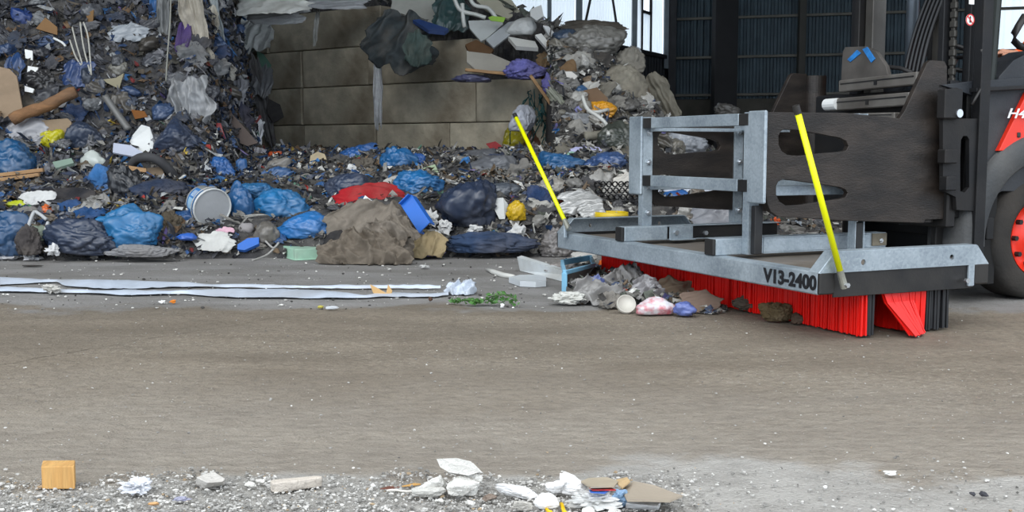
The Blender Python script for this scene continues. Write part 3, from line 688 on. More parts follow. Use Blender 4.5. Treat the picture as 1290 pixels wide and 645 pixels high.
# the splayed red bundle at the near end
rs = np.random.RandomState(4); mb = MB()
for i in range(38):
    for j in range(3):
        t = i / 37; w = .372 + .20 * t; wb = .50 + .105 * t + rs.normal(0, .006)
        a = W(w, .055 + .008 * j, .285); b = W(wb, -.055 + .05 * t + .012 * j, .004 + .006 * rs.rand())
        m_ = W(w + (wb - w) * .36, .05 - .015 * (1 - t) + .008 * j, .15)
        for p, q in ((a, m_), (m_, b)):
            d = p - q; L = np.linalg.norm(d); d /= L; ex = np.cross(LV_, d); ex /= np.linalg.norm(ex); mb.box((p + q) / 2, ex, np.cross(d, ex), d, .0026, .003, L / 2 + .001)
mb.make('splayed_bristles', REDB, br)['label'] = 'red bristle bundle bent forward'
# marker poles
def pole(b, t, cap, brk):
    b, t = np.array(b), np.array(t); mb = MB(); d = (t - b) / np.linalg.norm(t - b)
    mb.rod(b, t, .0135, 14); p = mb.make('marker_pole', YEL, br, True)
    mb = MB(); mb.rod(t - d * .005, t + d * .032, .0155, 14); mb.make('pole_cap', BLKP, p)
    mb = MB(); sl = brk; mb.rod(b - d * .07, b + d * .012, .017, 10, .0155); mb.make('socket', mat((150, 150, 140), .45, .5, .3, 20), p)
    mb = MB(); mb.rod(b - d * .055 - LV_ * .012, b - d * .055 - LV_ * .03, .011, 6); mb.make('bolt', BOLT, p)
pA = W(0, 0, 0) - LV_ * .03
def pt_l(u, v, l): return on_plane(u, v, W(0, l, 0), LV_)
def pt_w(u, v, w): return on_plane(u, v, W(w, 0, 0), SV_)
pole(pt_l(1059, 344, -.028), pt_l(1005, 142, -.028), 0, 1)
pole(pt_w(712, 279, -.02), pt_w(650, 148, -.02), 0, 1)
mb = MB(); q = pt_w(712, 279, -.02); mb.rod(q, q - ZV * .1 + LV_ * .0, .014, 8); mb.make('pole_bracket', GALV, br)
# ------------------------------------------------------------ forklift
STL = mat((50, 43, 38), .5, .2, .5, 7, .2, 50, dirt=(22, 19, 18), dirt_amt=.85, stretch=(1, 1, 3), name='worn_black_steel')
STD = mat((23, 24, 27), .6, .3, .3, 6, .1, 40, dirt=(52, 48, 44), dirt_amt=.5, name='dark_steel')
LGT = mat((116, 113, 108), .45, .2, .3, 5, .1, 30, dirt=(60, 52, 46), dirt_amt=.6, name='worn_bright_steel')
BODY = mat((36, 40, 46), .6, 0, .2, 5, .15, 60, dirt=(70, 68, 66), dirt_amt=.35, name='grey_body')
FEND = mat((60, 63, 66), .75, 0, .2, 5, .25, 50, dirt=(100, 98, 94), dirt_amt=.5, name='fender_plastic')
REDP = mat((226, 48, 26), .4, 0, .08, 4, 0, name='red_paint')
TYR = mat((44, 43, 42), .85, 0, .25, 6, .25, 40, dirt=(72, 66, 60), dirt_amt=.5, name='tyre_rubber', spec=.25)
fk = empty('forklift', W(2.0, 1.1, 0)); tag(fk, 'large forklift truck with black clamp arms holding the sweeper', 'forklift')
AL = .665
def px_l(u, v, l=AL):
    p = pt_l(u, v, l) - np.array([C0[0], C0[1], 0]); return (float(p @ SV_), float(p[2]))
def arc(c, r, a0, a1, n=8): return [(c[0] + r * math.cos(math.radians(a)), c[1] + r * math.sin(math.radians(a))) for a in np.linspace(a0, a1, n)]
outer = [px_l(*q) for q in [(963, 142), (1063, 143), (1131, 150), (1138, 140), (1166, 80), (1170, 77), (1187, 78), (1190, 84), (1190, 275), (1163, 276), (1161, 280), (1060, 277), (978, 272), (969, 266), (965, 256), (963, 240)]]
def slot(pts): return [px_l(*q) for q in pts]
s_up = slot([(985, 162), (1000, 163), (1030, 168), (1056, 173), (1064, 177), (1067, 184), (1064, 190), (1057, 192), (1030, 194), (1005, 197), (990, 196), (982, 191), (978, 182), (978, 171), (981, 165)])
s_lo = slot([(984, 225), (1000, 227), (1030, 231), (1056, 235), (1063, 238), (1066, 243), (1063, 249), (1056, 251), (1030, 255), (1005, 259), (988, 260), (979, 254), (975, 245), (975, 234), (978, 228)])
def shifted(pts, dl): return pts
for k, l in enumerate((AL, AL + 1.112)):
    a = plate('clamp_arm', outer, [s_up, s_lo], W(0, l, 0), SV_, ZV, .012, STL, fk, .003)
    w1 = max(p[0] for p in outer)
    mb = MB(); wbox(mb, w1 - .16, w1 + .0, l + (.0 if k == 0 else -.0) + .015, l + .045, .50, .95, .004); mb.make('stiffener', STL, a)
    mb = MB(); mb.rod(W(w1 - (.10 if k == 0 else -.01), l + (.06 if k == 0 else -.02), .45), W(w1 - (.10 if k == 0 else -.01), l + (.06 if k == 0 else -.02), 1.10 if k == 0 else 1.285), .055 if k == 0 else .066, 28); mb.make('arm_shaft', STL, a)
    mb = MB(); wbox(mb, w1 - .02, w1 + .10, l - .01, l + .10, .47, .60, .006); wbox(mb, w1 - .0, w1 + .06, l - .01, l + .10, .60, 1.2, .006)
    mb.make('arm_carrier', STD, a)
    for zz in (.56, .83, 1.02):
        bb = MB(); bb.rod(W(w1 + .03, l - .01, zz), W(w1 + .03, l - .03, zz), .022, 14); bb.make('pin', STD if k else BOLT, a)
# hydraulic guide bars between the arms
def bar(u0, v0a, v0b, u1, v1a, v1b, w, m, name='guide_bar'):
    A, B, D_, E = [on_plane(u, v, W(w, 0, 0), SV_) for u, v in ((u0, v0a), (u1, v1a), (u1, v1b), (u0, v0b))]
    a = (A + E) / 2; b = (B + D_) / 2; d = b - a; L = np.linalg.norm(d); d /= L; up = np.cross(SV_, d); up *= np.sign(up[2])
    h = (np.linalg.norm(A - E) + np.linalg.norm(B - D_)) / 4
    mb = MB(); mb.box((a + b) / 2, d, SV_, up, L / 2, .03, h, .006)
    r = mb.make(name, m, fk)
    mb = MB(); mb.box((a + b) / 2 - SV_ * .031 + up * h * .35, d, SV_, up, L / 2 - .02, .002, h * .10); mb.box((a + b) / 2 - SV_ * .031 - up * h * .1, d, SV_, up, .012, .003, h * .3); mb.make('groove', STD, r)
    return r
bar(1061, 101, 117, 1160, 91, 106, 1.30, LGT); bar(1050, 125, 140, 1150, 116, 133, 1.27, LGT); bar(1048, 144, 151, 1132, 141, 151, 1.22, LGT)
mb = MB(); a = pt_w(1041, 132, 1.25); b = pt_w(1056, 131, 1.25); mb.rod(a, b, .035, 14); q = mb.make('rod_end', mat((225, 226, 224), .4, .1, .1, 10), fk); q['label'] = 'white rod end'
# black carriage behind the bars and mast
mb = MB(); wbox(mb, 1.36, 1.42, .62, 1.9, .42, 1.16, .01); wbox(mb, 1.42, 1.5, .7, 1.8, .5, .7, .01); mb.make('carriage', STD, fk)
uw = 1.40
p3 = [(1062, 101), (1064, 66), (1067, 60), (1092, 59), (1106, 66), (1118, 84), (1122, 100)]
mb_pts = []
for u, v in p3:
    q = on_plane(u, v, W(1.33, 0, 0), SV_) - np.array([C0[0], C0[1], 0]); mb_pts.append((float(-q @ LV_), float(q[2])))
cpn = plate('carriage_plate', mb_pts, [], W(1.33, 0, 0), -LV_, ZV, .012, mat((84, 80, 76), .6, .2, .3, 8, .1, 30, dirt=(50, 46, 42), dirt_amt=.6), fk, .002)
TAPE = mat((40, 120, 190), .5, 0, .3, 30, .2, 40)
for (a, b, c_, d_) in (((1068, 75), (1080, 63), (1085, 67), (1072, 78)), ((1087, 62), (1093, 59), (1103, 74), (1098, 79))):
    P = [on_plane(u, v, W(1.315, 0, 0), SV_) for u, v in (a, b, c_, d_)]
    v = np.vstack([P, np.array(P) - SV_ * .004]); o = mk('tape_scrap', v, [(0, 1, 2, 3), (4, 5, 6, 7), (0, 1, 5, 4), (1, 2, 6, 5), (2, 3, 7, 6), (3, 0, 4, 7)], TAPE, cpn); o['label'] = 'blue torn sticker'
# mast
def post(name, l, w, hl, hw, z0, z1, m, parent=fk, tilt=.0):
    mb = MB(); mb.box(W(w, l, (z0 + z1) / 2), SV_, LV_, ZV, hw, hl, (z1 - z0) / 2, .004); return mb.make(name, m, parent)
mast = []; MST = mat((82, 80, 76), .45, .4, .3, 5, .1, 30, dirt=(50, 45, 42), dirt_amt=.6)
for l, w, hl, hw, m in ((.60, 1.545, .03, .035, STD), (.83, 1.50, .035, .05, MST), (.775, 1.47, .02, .05, STD), (1.36, 1.50, .032, .05, MST), (1.43, 1.47, .02, .05, STD), (1.52, 1.58, .04, .09, STD), (.69, 1.56, .025, .04, STD)):
    post('mast_rail', l, w, hl, hw, .12 if m is STD else .5, 3.2, m)
mb = MB(); mb.rod(W(1.58, 1.15, .4), W(1.58, 1.15, 3.0), .036, 16); mb.make('lift_cylinder', mat((70, 78, 86), .4, .4, .2, 8), fk, True)
mb = MB(); mb.rod(W(1.60, 1.02, .4), W(1.60, 1.02, 3.0), .02, 12); mb.make('lift_cylinder', STD, fk, True)
mb = MB()
for k in range(5):
    a = on_plane(1176 + k * 5, -20, W(1.44, 0, 0), SV_); b = on_plane(1138 + k * 5, 105, W(1.36, 0, 0), SV_)
    n = 10; pts = [a + (b - a) * t + ZV * .0 + LV_ * .03 * math.sin(t * 3.1) for t in np.linspace(0, 1, n)]; mb.tube(pts, .011, 8)
mb.make('hydraulic_hose', mat((24, 24, 26), .4, 0, .1, 10), fk, True)
a = [on_plane(u, v, W(1.36, 0, 0), SV_) for u, v in ((1064, 99), (1075, 90), (1095, 85), (1115, 84), (1135, 86), (1150, 92))]
mb = MB(); mb.tube(a, .012, 8); mb.make('hydraulic_hose', STD, fk, True)
for z in (.35, 1.9, 2.7):
    mb = MB(); wbox(mb, 1.63, 1.68, .6, 1.55, z, z + .12, .005); mb.make('mast_crossbar', STD, fk)
# chain
mb = MB(); 
for k in range(46):
    z = .9 + k * .05; c = W(1.46, .725, z); mb.box(c, SV_, LV_, ZV, .012, .022, .019, .006)
    mb.box(c + ZV * .025, SV_, LV_, ZV, .008, .012, .01, .003)
mb.make('lift_chain', mat((70, 68, 64), .5, .5, .3, 20), fk)
# carriage side plate with a long slot
def px_at(u, v, l):
    p = on_plane(u, v, W(0, l, 0), LV_) - np.array([C0[0], C0[1], 0]); return (float(p @ SV_), float(p[2]))
L2 = .60
sd = [px_at(*q, L2) for q in [(1186, 150), (1240, 150), (1238, 262), (1232, 266), (1203, 264), (1202, 248), (1186, 240)]]
slt = [px_at(*q, L2) for q in [(1208, 176), (1211, 171), (1216, 171), (1219, 176), (1219, 236), (1213, 243), (1207, 241), (1207, 200)]]
plate('mast_side_plate', sd, [slt], W(0, L2, 0), SV_, ZV, .012, STD, fk, .002)
mb = MB(); wbox(mb, 1.50, 1.75, L2 + .05, L2 + .06, .1, 1.2, .002); mb.make('slot_backing', mat((12, 12, 13), .8), fk)
cv = on_plane(1204, 143, W(0, L2 - .03, 0), LV_)
mb = MB(); mb.rod(cv, cv - LV_ * .03, .022, 14); mb.make('pin', BOLT, fk)
for (u0, v0, u1, v1) in ((1186, 112, 1207, 150), (1186, 188, 1201, 206), (1188, 222, 1200, 240)):
    a = on_plane(u0, v0, W(0, L2 - .02, 0), LV_); b = on_plane(u1, v1, W(0, L2 - .02, 0), LV_); c = (a + b) / 2
    mb = MB(); mb.box(c, SV_, LV_, ZV, abs((b - a) @ SV_) / 2, .03, abs(b[2] - a[2]) / 2, .006); mb.make('bracket', STD, fk)
# round warning sticker on the mast
c = on_plane(1222, 25, W(0, .56, 0), LV_)
def disc(name, c, r, th, m, parent, r_in=0, n=28):
    t = np.arange(n) * 2 * math.pi / n; ri = max(r_in, 0)
    o_ = [c + SV_ * math.cos(a) * r + ZV * math.sin(a) * r for a in t]; i_ = [c + SV_ * math.cos(a) * ri + ZV * math.sin(a) * ri for a in t]
    v = np.vstack([o_, i_]); v = np.vstack([v - LV_ * th, v]); f = []
    for k in range(n):
        j = (k + 1) % n; f += [(k, j, n + j, n + k), (k, j, 2 * n + j, 2 * n + k)]
    return mk(name, v, f, m, parent)
WHT = mat((225, 225, 222), .5, 0, .05, 10); RDS = mat((200, 30, 30), .5, 0, .05, 10); BKS = mat((25, 25, 25), .5, 0, .05, 10)
lab = disc('warning_sticker', c, .030, .001, WHT, fk); disc('sticker_ring', c - LV_ * .001, .030, .001, RDS, lab, .024)
mb = MB(); mb.box(c - LV_ * .0025, SV_ * .7 + ZV * -.7, LV_, SV_ * .7 + ZV * .7, .026, .0006, .0028); mb.make('sticker_bar', RDS, lab)
mb = MB(); mb.box(c - LV_ * .0015 - ZV * .002, SV_, LV_, ZV, .005, .0005, .012); mb.rod(c - LV_ * .0010 + ZV * .014, c - LV_ * .002 + ZV * .014, .005, 10); mb.make('sticker_figure', BKS, lab)
c2 = on_plane(1224, 2, W(0, .56, 0), LV_); mb = MB(); mb.box(c2, SV_, LV_, ZV, .018, .0008, .014); mb.make('white_sticker', WHT, fk)
# body panels, red panel, fender (side facing the camera lies at l = .62)
BL = .62
def panel(name, pts, l, th, m, holes=[]):
    return plate(name, [px_at(*q, l) for q in pts], [[px_at(*q, l) for q in h] for h in holes], W(0, l, 0), SV_, ZV, th, m, fk, .004)
panel('side_panel', [(1186, 108), (1215, 104), (1330, 96), (1330, 240), (1258, 240), (1236, 252), (1222, 252), (1222, 120)], BL + .04, .02, BODY)
panel('hood', [(1240, 112), (1244, 98), (1262, 78), (1286, 66), (1330, 60), (1330, 112)], BL + .14, .08, BODY)
panel('red_panel', [(1257, 189), (1292, 117), (1335, 112), (1335, 193), (1296, 191)], BL + .005, .012, REDP)
panel('step_edge', [(1225, 112), (1335, 106), (1335, 109), (1225, 115)], BL, .03, STD)
text_mesh('lettering', 'H45', on_plane(1268, 148.5, W(0, BL - .03, 0), LV_), SV_ * .995 + ZV * .0, ZV, .074, mat((225, 228, 230), .5, 0, 0, 5), fk, 0.0015, .0008, 1.5, font_shear=.3)['label'] = 'white model lettering'
mb = MB(); q = on_plane(1283, 170, W(0, BL - .01, 0), LV_); mb.box(q, SV_, LV_, ZV, .012, .008, .014, .004); mb.make('latch', BLKP, fk)
# fender arching over the wheel
wc = px_at(1309, 301, .625)         # wheel centre
R_ = .345
def fender():
    V_ = []; F_ = []; n = 26; ra = R_ + .085
    prof = [(ra + .16, 0.0), (ra + .12, -.02), (ra + .02, -.02), (ra, .0), (ra, .26), (ra + .03, .26), (ra + .15, .26)]
    for a in np.linspace(math.radians(180 + 3), math.radians(40), n):
        for r, dl in prof:
            k = 1.0
            V_.append(W(wc[0] + r * math.cos(a), BL - .01 + dl, wc[1] + r * math.sin(a)))
    m = len(prof)
    for i in range(n - 1):
        for j in range(m): F_.append((i * m + j, i * m + (j + 1) % m, (i + 1) * m + (j + 1) % m, (i + 1) * m + j))
    F_ += [tuple(range(m)), tuple(range((n - 1) * m, n * m))[::-1]]
    return mk('fender', V_, F_, FEND, fk, True)
fender()
def wheel(l0, w, z, R, width, name='front_wheel'):
    n = 64
    prof = [(R * .60, .03), (R * .63, .0), (R * .70, -.004), (R * .90, .0), (R * .97, .015), (R, .045), (R, width - .045), (R * .97, width - .015), (R * .9, width), (R * .63, width), (R * .6, width - .03)]
    V_ = []; F_ = []
    for i in range(n):
        a = 2 * math.pi * i / n
        for r, dl in prof: V_.append(W(w + r * math.cos(a), l0 + dl, z + r * math.sin(a)))
    m = len(prof)
    for i in range(n):
        for j in range(m - 1): F_.append((i * m + j, i * m + j + 1, ((i + 1) % n) * m + j + 1, ((i + 1) % n) * m + j))
    t = mk(name, V_, F_, TYR, fk, True)
    prof = [(R * .615, .0), (R * .615, .012), (R * .57, .018), (R * .54, .04), (R * .35, .05), (R * .31, .035), (R * .18, .03), (R * .15, .0), (R * .0, -.004)]
    V_ = []; F_ = []; m = len(prof)
    for i in range(n):
        a = 2 * math.pi * i / n
        for r, dl in prof: V_.append(W(w + r * math.cos(a), l0 + dl, z + r * math.sin(a)))
    for i in range(n):
        for j in range(m - 1): F_.append((i * m + j, i * m + j + 1, ((i + 1) % n) * m + j + 1, ((i + 1) % n) * m + j))
    r = mk('rim', V_, F_, REDP, t, True)
    for i in range(10):
        mb = MB(); a = 2 * math.pi * i / 10; p = W(w + R * .44 * math.cos(a), l0 + .045, z + R * .44 * math.sin(a)); mb.rod(p, p - LV_ * .03, .015, 6); mb.make('wheel_nut', STD, t)
wheel(.625, wc[0], R_ + .0, R_, .245); wheel(1.62, wc[0], R_, R_, .245)
wheel(.72, wc[0] + 1.75, .27, .27, .2, 'rear_wheel'); wheel(1.52, wc[0] + 1.75, .27, .27, .2, 'rear_wheel')
# chassis, cab, guard, counterweight: mostly beyond the frame
mb = MB(); wbox(mb, 1.74, 4.6, .88, 1.60, .22, .95, .03); mb.make('chassis', STD, fk)
mb = MB(); wbox(mb, 3.1, 4.7, .66, 1.82, .45, 1.35, .12); mb.make('counterweight', REDP, fk)
mb = MB(); wbox(mb, 1.72, 1.80, .70, 1.75, .95, 1.22, .01); mb.make('dashboard', BODY, fk)
mb = MB(); wbox(mb, 2.75, 3.2, 1.0, 1.5, .95, 1.08, .04); wbox(mb, 3.15, 3.3, 1.0, 1.5, 1.0, 1.65, .04); mb.make('seat', BLKP, fk)
mb = MB()
for l in (.72, 1.75):
    mb.rod(W(1.72, l, .95), W(1.80, l, 2.6), .03, 10); mb.rod(W(3.6, l, 1.3), W(3.3, l, 2.6), .03, 10); mb.rod(W(1.80, l, 2.6), W(3.3, l, 2.6), .03, 10)
for w in (2.05, 2.35, 2.65, 2.95, 3.3): mb.rod(W(w, .72, 2.6), W(w, 1.75, 2.6), .02, 8)
mb.make('overhead_guard', mat((40, 46, 44), .5, .2, .2, 8), fk)
mb = MB(); c = W(2.02, 1.25, 1.38); n_ = 20; ax = SV_ * .45 + ZV * .9; ax /= np.linalg.norm(ax); e2 = np.cross(ax, LV_)
mb.tube([c + LV_ * .17 * math.cos(a) + e2 * .17 * math.sin(a) for a in np.linspace(0, 6.283, 25)], .014, 8); mb.rod(c, c - ax * .4, .02, 8); mb.rod(c - LV_ * .17, c + LV_ * .17, .012, 8); mb.make('steering_wheel', BLKP, fk)
a = [on_plane(u, v, W(0, .66, 0), LV_) for u, v in ((1291, 20), (1283, 33), (1278, 42), (1278, 52), (1284, 58), (1292, 60))]
mb = MB(); mb.tube(a, .02, 10); mb.make('mirror_arm', BLKP, fk, True)
# hose loop in front of the cab
a = [on_plane(u, v, W(0, .58, 0), LV_) for u, v in ((1236, 62), (1239, 70), (1239, 90), (1236, 110), (1230, 122), (1224, 132))]
mb = MB(); mb.tube(a, .008, 8); mb.make('hydraulic_hose', BLKP, fk, True)
# ------------------------------------------------------------ driver: seated, mostly outside the picture
SK = mat((196, 140, 112), .55, 0, .15, 20, .05, 60, name='skin'); OR = mat((235, 92, 30), .8, 0, .15, 15, .3, 30, name='orange_fabric'); TRS = mat((36, 42, 60), .85, 0, .15, 12, .2, 30)
def skin(name, verts, edges, radii, m, parent=None, sub=2, root=0):
    me = bpy.data.meshes.new(name); org = np.array(wloc(parent)) if parent is not None else np.array(verts[root], float)
    me.from_pydata([tuple(np.array(v, float) - org) for v in verts], edges, []); o = bpy.data.objects.new(name, me); COL.objects.link(o)
    if parent is not None: o.parent = parent
    else: o.location = org
    md = o.modifiers.new('s', 'SKIN'); md.use_smooth_shade = True
    for i, r in enumerate(radii): me.skin_vertices[0].data[i].radius = (r, r) if not hasattr(r, '__len__') else r
    me.skin_vertices[0].data[root].use_root = True
    sb = o.modifiers.new('u', 'SUBSURF'); sb.levels = sub; sb.render_levels = sub
    dg = bpy.context.evaluated_depsgraph_get(); nm = bpy.data.meshes.new_from_object(o.evaluated_get(dg)); o.modifiers.clear(); o.data = nm; nm.materials.clear(); nm.materials.append(m)
    nm.polygons.foreach_set('use_smooth', [True] * len(nm.polygons)); return o
hand = on_plane(1258, 68, W(0, .95, 0), LV_)
hip = W(2.95, 1.25, 1.16); ch = W(3.02, 1.25, 1.50); nk = W(3.0, 1.25, 1.72); hd = W(2.97, 1.25, 1.86); ht = W(2.96, 1.25, 1.96)
sh = W(3.0, 1.06, 1.60); el = W(2.62, .99, 1.37); wr = hand + SV_ * .09 + LV_ * .01
sh2 = W(3.0, 1.44, 1.60); el2 = W(2.78, 1.5, 1.34); wr2 = W(2.50, 1.42, 1.30)
kn = W(2.5, 1.12, 1.14); ft = W(2.2, 1.10, .78); kn2 = W(2.5, 1.38, 1.14); ft2 = W(2.2, 1.40, .78); to = W(2.05, 1.1, .76); to2 = W(2.05, 1.4, .76)
pn = skin('person', [hip, ch, nk, hd, ht, sh, el, wr, sh2, el2, wr2, kn, ft, kn2, ft2, to, to2, hand, W(2.40, 1.42, 1.30)],
          [(0, 1), (1, 2), (2, 3), (3, 4), (1, 5), (5, 6), (6, 7), (1, 8), (8, 9), (9, 10), (0, 11), (11, 12), (0, 13), (13, 14), (12, 15), (14, 16), (7, 17), (10, 18)],
          [.15, .16, .06, .095, .075, .07, .05, .03, .07, .05, .03, .085, .05, .085, .05, .045, .045, (.02, .036), (.02, .036)], SK)
tag(pn, 'person in an orange jacket seated in the forklift cab with one hand forward', 'person')
jk = skin('jacket', [hip - ZV * .06, ch, nk - ZV * .02, sh, el, wr + SV_ * .04, sh2, el2, wr2 + SV_ * .04], [(0, 1), (1, 2), (1, 3), (3, 4), (4, 5), (1, 6), (6, 7), (7, 8)], [.185, .19, .085, .085, .065, .045, .085, .065, .045], OR, pn)
skin('trousers', [hip - ZV * .02, kn, ft + ZV * .06, kn2, ft2 + ZV * .06], [(0, 1), (1, 2), (0, 3), (3, 4)], [.17, .1, .065, .1, .065], TRS, pn)
v, f = ico(3); mk('hair', v * np.array([.10, .09, .07]) + hd + SV_ * .015 + ZV * .06, f, mat((50, 38, 30), .8), pn, True)
def fingers(h, sgn):
    V_ = []; E_ = []; R = []
    for k, (o_, L) in enumerate(((-.030, .072), (-.010, .080), (.010, .076), (.028, .060))):
        b = h + LV_ * o_ * sgn - SV_ * .005; p = [b + SV_ * .02, b - SV_ * L * .35 + ZV * .004, b - SV_ * L * .75 - ZV * .008, b - SV_ * L * .85 - ZV * .032]
        i = len(V_); V_ += p; E_ += [(i, i + 1), (i + 1, i + 2), (i + 2, i + 3)]; R += [.011, .0095, .009, .0075]
    i = len(V_); V_ += [h + SV_ * .05 - LV_ * .022 * sgn, h + SV_ * .01 - LV_ * .048 * sgn - ZV * .005, h - SV_ * .03 - LV_ * .055 * sgn - ZV * .012]; E_ += [(i, i + 1), (i + 1, i + 2)]; R += [.013, .011, .009]
    return V_, E_, R
for h, s in ((hand, 1), (W(2.40, 1.42, 1.30), -1)):
    V_, E_, R = fingers(h, s)
    for k in range(0, 16, 4): skin('finger', V_[k:k + 4], [(0, 1), (1, 2), (2, 3)], R[k:k + 4], SK, pn, 1)
    skin('thumb', V_[16:], [(0, 1), (1, 2)], R[16:], SK, pn, 1)
# ------------------------------------------------------------ single pieces of refuse: each one a thing of its own
_sd = [100]
def sd(): _sd[0] += 1; return _sd[0]
def place(u, v, Y=None, push=0.0):
    """centre of a piece lying on the heap or the floor seen at a pixel"""
    P = at(u, v, Y) if Y else hit(u, v)
    return P + np.array([0, -push, 0])
def put(name, v, f, P, m, label, cat, group=None, smooth=True, floor=True, parent=None):
    v = np.asarray(v) + P
    if floor:
        lo = v[:, 2].min()
        if lo < .0: v[:, 2] = np.maximum(v[:, 2], .002)
    o = mk(name, v, f, m, parent, smooth)
    return tag(o, label, cat, group) if parent is None else o
def bag(u, v, w, h, col, label, cat='bag', name='refuse_bag', d=.75, neck=None, wr=1.0, Y=None, push=None, m=None, rz=0, sub=5, ry=0, rough=.32):
    if Y and Y < 8: Y = ground(u, v + h * .47)[1]
    P = place(u, v, Y); s = F / P[1]; W_, H_ = w / s, h / s
    vv, ff = bag_shape(W_ * 1.05, W_ * d, H_ * 1.1, sd(), sub, wr, neck)
    vv = rot(vv, 0, ry, rz)
    P = P + np.array([0, (-.10 * W_ if push is None else -push), 0])
    return put(name, vv, ff, P, m or film(col, rough), label, cat)
def rag(u, v, w, h, col, label, cat='cloth', name='rag', depth=.16, ang=80, tilt=-25, ry=0, Y=None, m=None, push=.08, rag_=.35, freq=2.2, n=34, bulge=.5, th=.004, rz=0):
    if Y and Y < 8: Y = ground(u, v + h * .47)[1]
    P = place(u, v, Y); s = F / P[1]; W_, H_ = w / s, h / s
    c = abs(math.cos(math.radians(tilt)))
    vv, ff = cloth_shape(W_ * 1.1, H_ * 1.08 / max(c, .35), sd(), depth * min(W_, H_), ang, n, rag_, freq, th, bulge)
    vv = rot(vv, tilt, ry, rz)
    return put(name, vv, ff, P + np.array([0, -push, 0]), m or cloth(col), label, cat)
def board(pts, t, m, label, cat='board', name='board', Y=None, push=.05, tilt=-15, bend=.0, c=None):
    """rigid sheet whose outline follows pixel corners, leaning back on the heap"""
    us = [p[0] for p in pts]; vs = [p[1] for p in pts]; cu, cv = c or (sum(us) / len(us), sum(vs) / len(vs))
    P = place(cu, cv, Y); P = P + np.array([0, -push, 0]); a = math.radians(tilt)
    nrm = np.array([0, -math.cos(a), -math.sin(a)]) if tilt else np.array([0, -1.0, 0])
    nrm = np.array([0, -math.cos(a), math.sin(-a)])
    front = [on_plane(u, v, P, nrm) for u, v in pts]
    fr = np.array(front); w = np.ptp(fr[:, 0]) + 1e-6
    fr = fr + np.array([0, 1, 0]) * (bend * ((fr[:, 0] - fr[:, 0].mean()) / w * 2) ** 2)[:, None]
    n = len(fr); vv = np.vstack([fr, fr - nrm * t])
    ff = [tuple(range(n)), tuple(range(n, 2 * n))[::-1]] + [(i, n + i, n + (i + 1) % n, (i + 1) % n) for i in range(n)]
    vv[:, 2] = np.maximum(vv[:, 2], .001)
    return tag(mk(name, vv, ff, m), label, cat)
def crum(u, v, w, h, col, label, cat='paper', name='crumpled_paper', d=.8, amt=.5, Y=None, m=None, sub=3, push=.02, ry=0, smooth=False):
    if Y and Y < 8: Y = ground(u, v + h * .47)[1]
    P = place(u, v, Y); s = F / P[1]
    vv, ff = crumple_shape(w / s, w / s * d, h / s, sd(), sub, amt); vv = rot(vv, 0, ry, 0)
    return put(name, vv, ff, P + np.array([0, -push, 0]), m or card(col), label, cat, smooth=smooth)
def tubes(paths, r, m, label, cat, name, Y=None, push=.08, sag=0):
    """one limp thing made of strands along pixel paths"""
    mb = MB()
    for pth in paths:
        P0 = [place(u, v, Y) for u, v in pth]; yy = min(p[1] for p in P0)
        pts = [at(u, v, .5 * p[1] + .5 * yy) - np.array([0, push, 0]) for (u, v), p in zip(pth, P0)]
        Q = []
        for i in range(len(pts) - 1):
            for t in np.linspace(0, 1, 5, endpoint=False):
                p0, p1, p2, p3 = pts[max(i - 1, 0)], pts[i], pts[i + 1], pts[min(i + 2, len(pts) - 1)]
                Q.append(.5 * ((2 * p1) + (-p0 + p2) * t + (2 * p0 - 5 * p1 + 4 * p2 - p3) * t * t + (-p0 + 3 * p1 - 3 * p2 + p3) * t ** 3))
        Q.append(pts[-1]); mb.tube(Q, r, 8)
    return tag(mb.make(name, m, None, True), label, cat)
def hang(u0, v0, u1, v1, w, col, label, cat='plastic sheet', name='plastic_sheet', Y=None, m=None, push=.12, lean=0, ang=90):
    """long limp sheet hanging from (u0,v0) to (u1,v1)"""
    P = place((u0 + u1) / 2, (v0 + v1) / 2, Y); s = F / P[1]; L = math.hypot(u1 - u0, v1 - v0)
    ry = -math.degrees(math.atan2(u0 - u1, v1 - v0))
    vv, ff = cloth_shape(w / s, L / s * 1.05, sd(), .22 * w / s, ang, 36, .35, 3.0, .003, .1)
    vv = rot(vv, lean, -ry, 0)
    return put(name, vv, ff, P + np.array([0, -push, 0]), m or film(col), label, cat)
WHITE = paint((214, 216, 214)); WOOD = mat((168, 132, 92), .8, 0, .3, 6, .2, 30, dirt=(96, 78, 60), dirt_amt=.5, stretch=(1, 1, 6), name='raw_wood')
BLUE = (28, 98, 160); NAVY = (40, 50, 70); LBL = (48, 122, 186)
# --- left mound
board([(0, 84), (12, 87), (21, 96), (26, 125), (31, 150), (-12, 152), (-14, 84)], .02, card((150, 130, 108)), 'tan cardboard sheet standing at the left edge of the mound', 'cardboard', 'cardboard_sheet', tilt=-12, push=.2)
board([(48, 152), (85, 149), (90, 154), (89, 182), (60, 181), (49, 170)], .02, card((142, 124, 102)), 'square tan cardboard piece behind the yellow bag', 'cardboard', 'cardboard_sheet', tilt=-12, push=.12)
def log():
    a, b = place(30, 152) + [0, -.25, 0], place(96, 116) + [0, -.28, 0]; b = at(96, 116, a[1] + .1)
    mb = MB(); d = b - a; n = 12; mb.tube([a + d * t + ZV * .01 * math.sin(t * 9) for t in np.linspace(0, 1, n)], [.055 * (1 + .08 * math.sin(k * 2.1)) for k in range(n)], 14)
    tag(mb.make('timber_log', mat((132, 96, 64), .85, 0, .35, 5, .4, 30, dirt=(82, 70, 60), dirt_amt=.6, stretch=(1, 4, 4)), None, True), 'brown round timber sticking up out of the mound at left', 'log')
log()
bag(71, 178, 36, 28, (176, 170, 22), 'yellow-green translucent bag in front of the cardboard square', ry=35, wr=1.3)
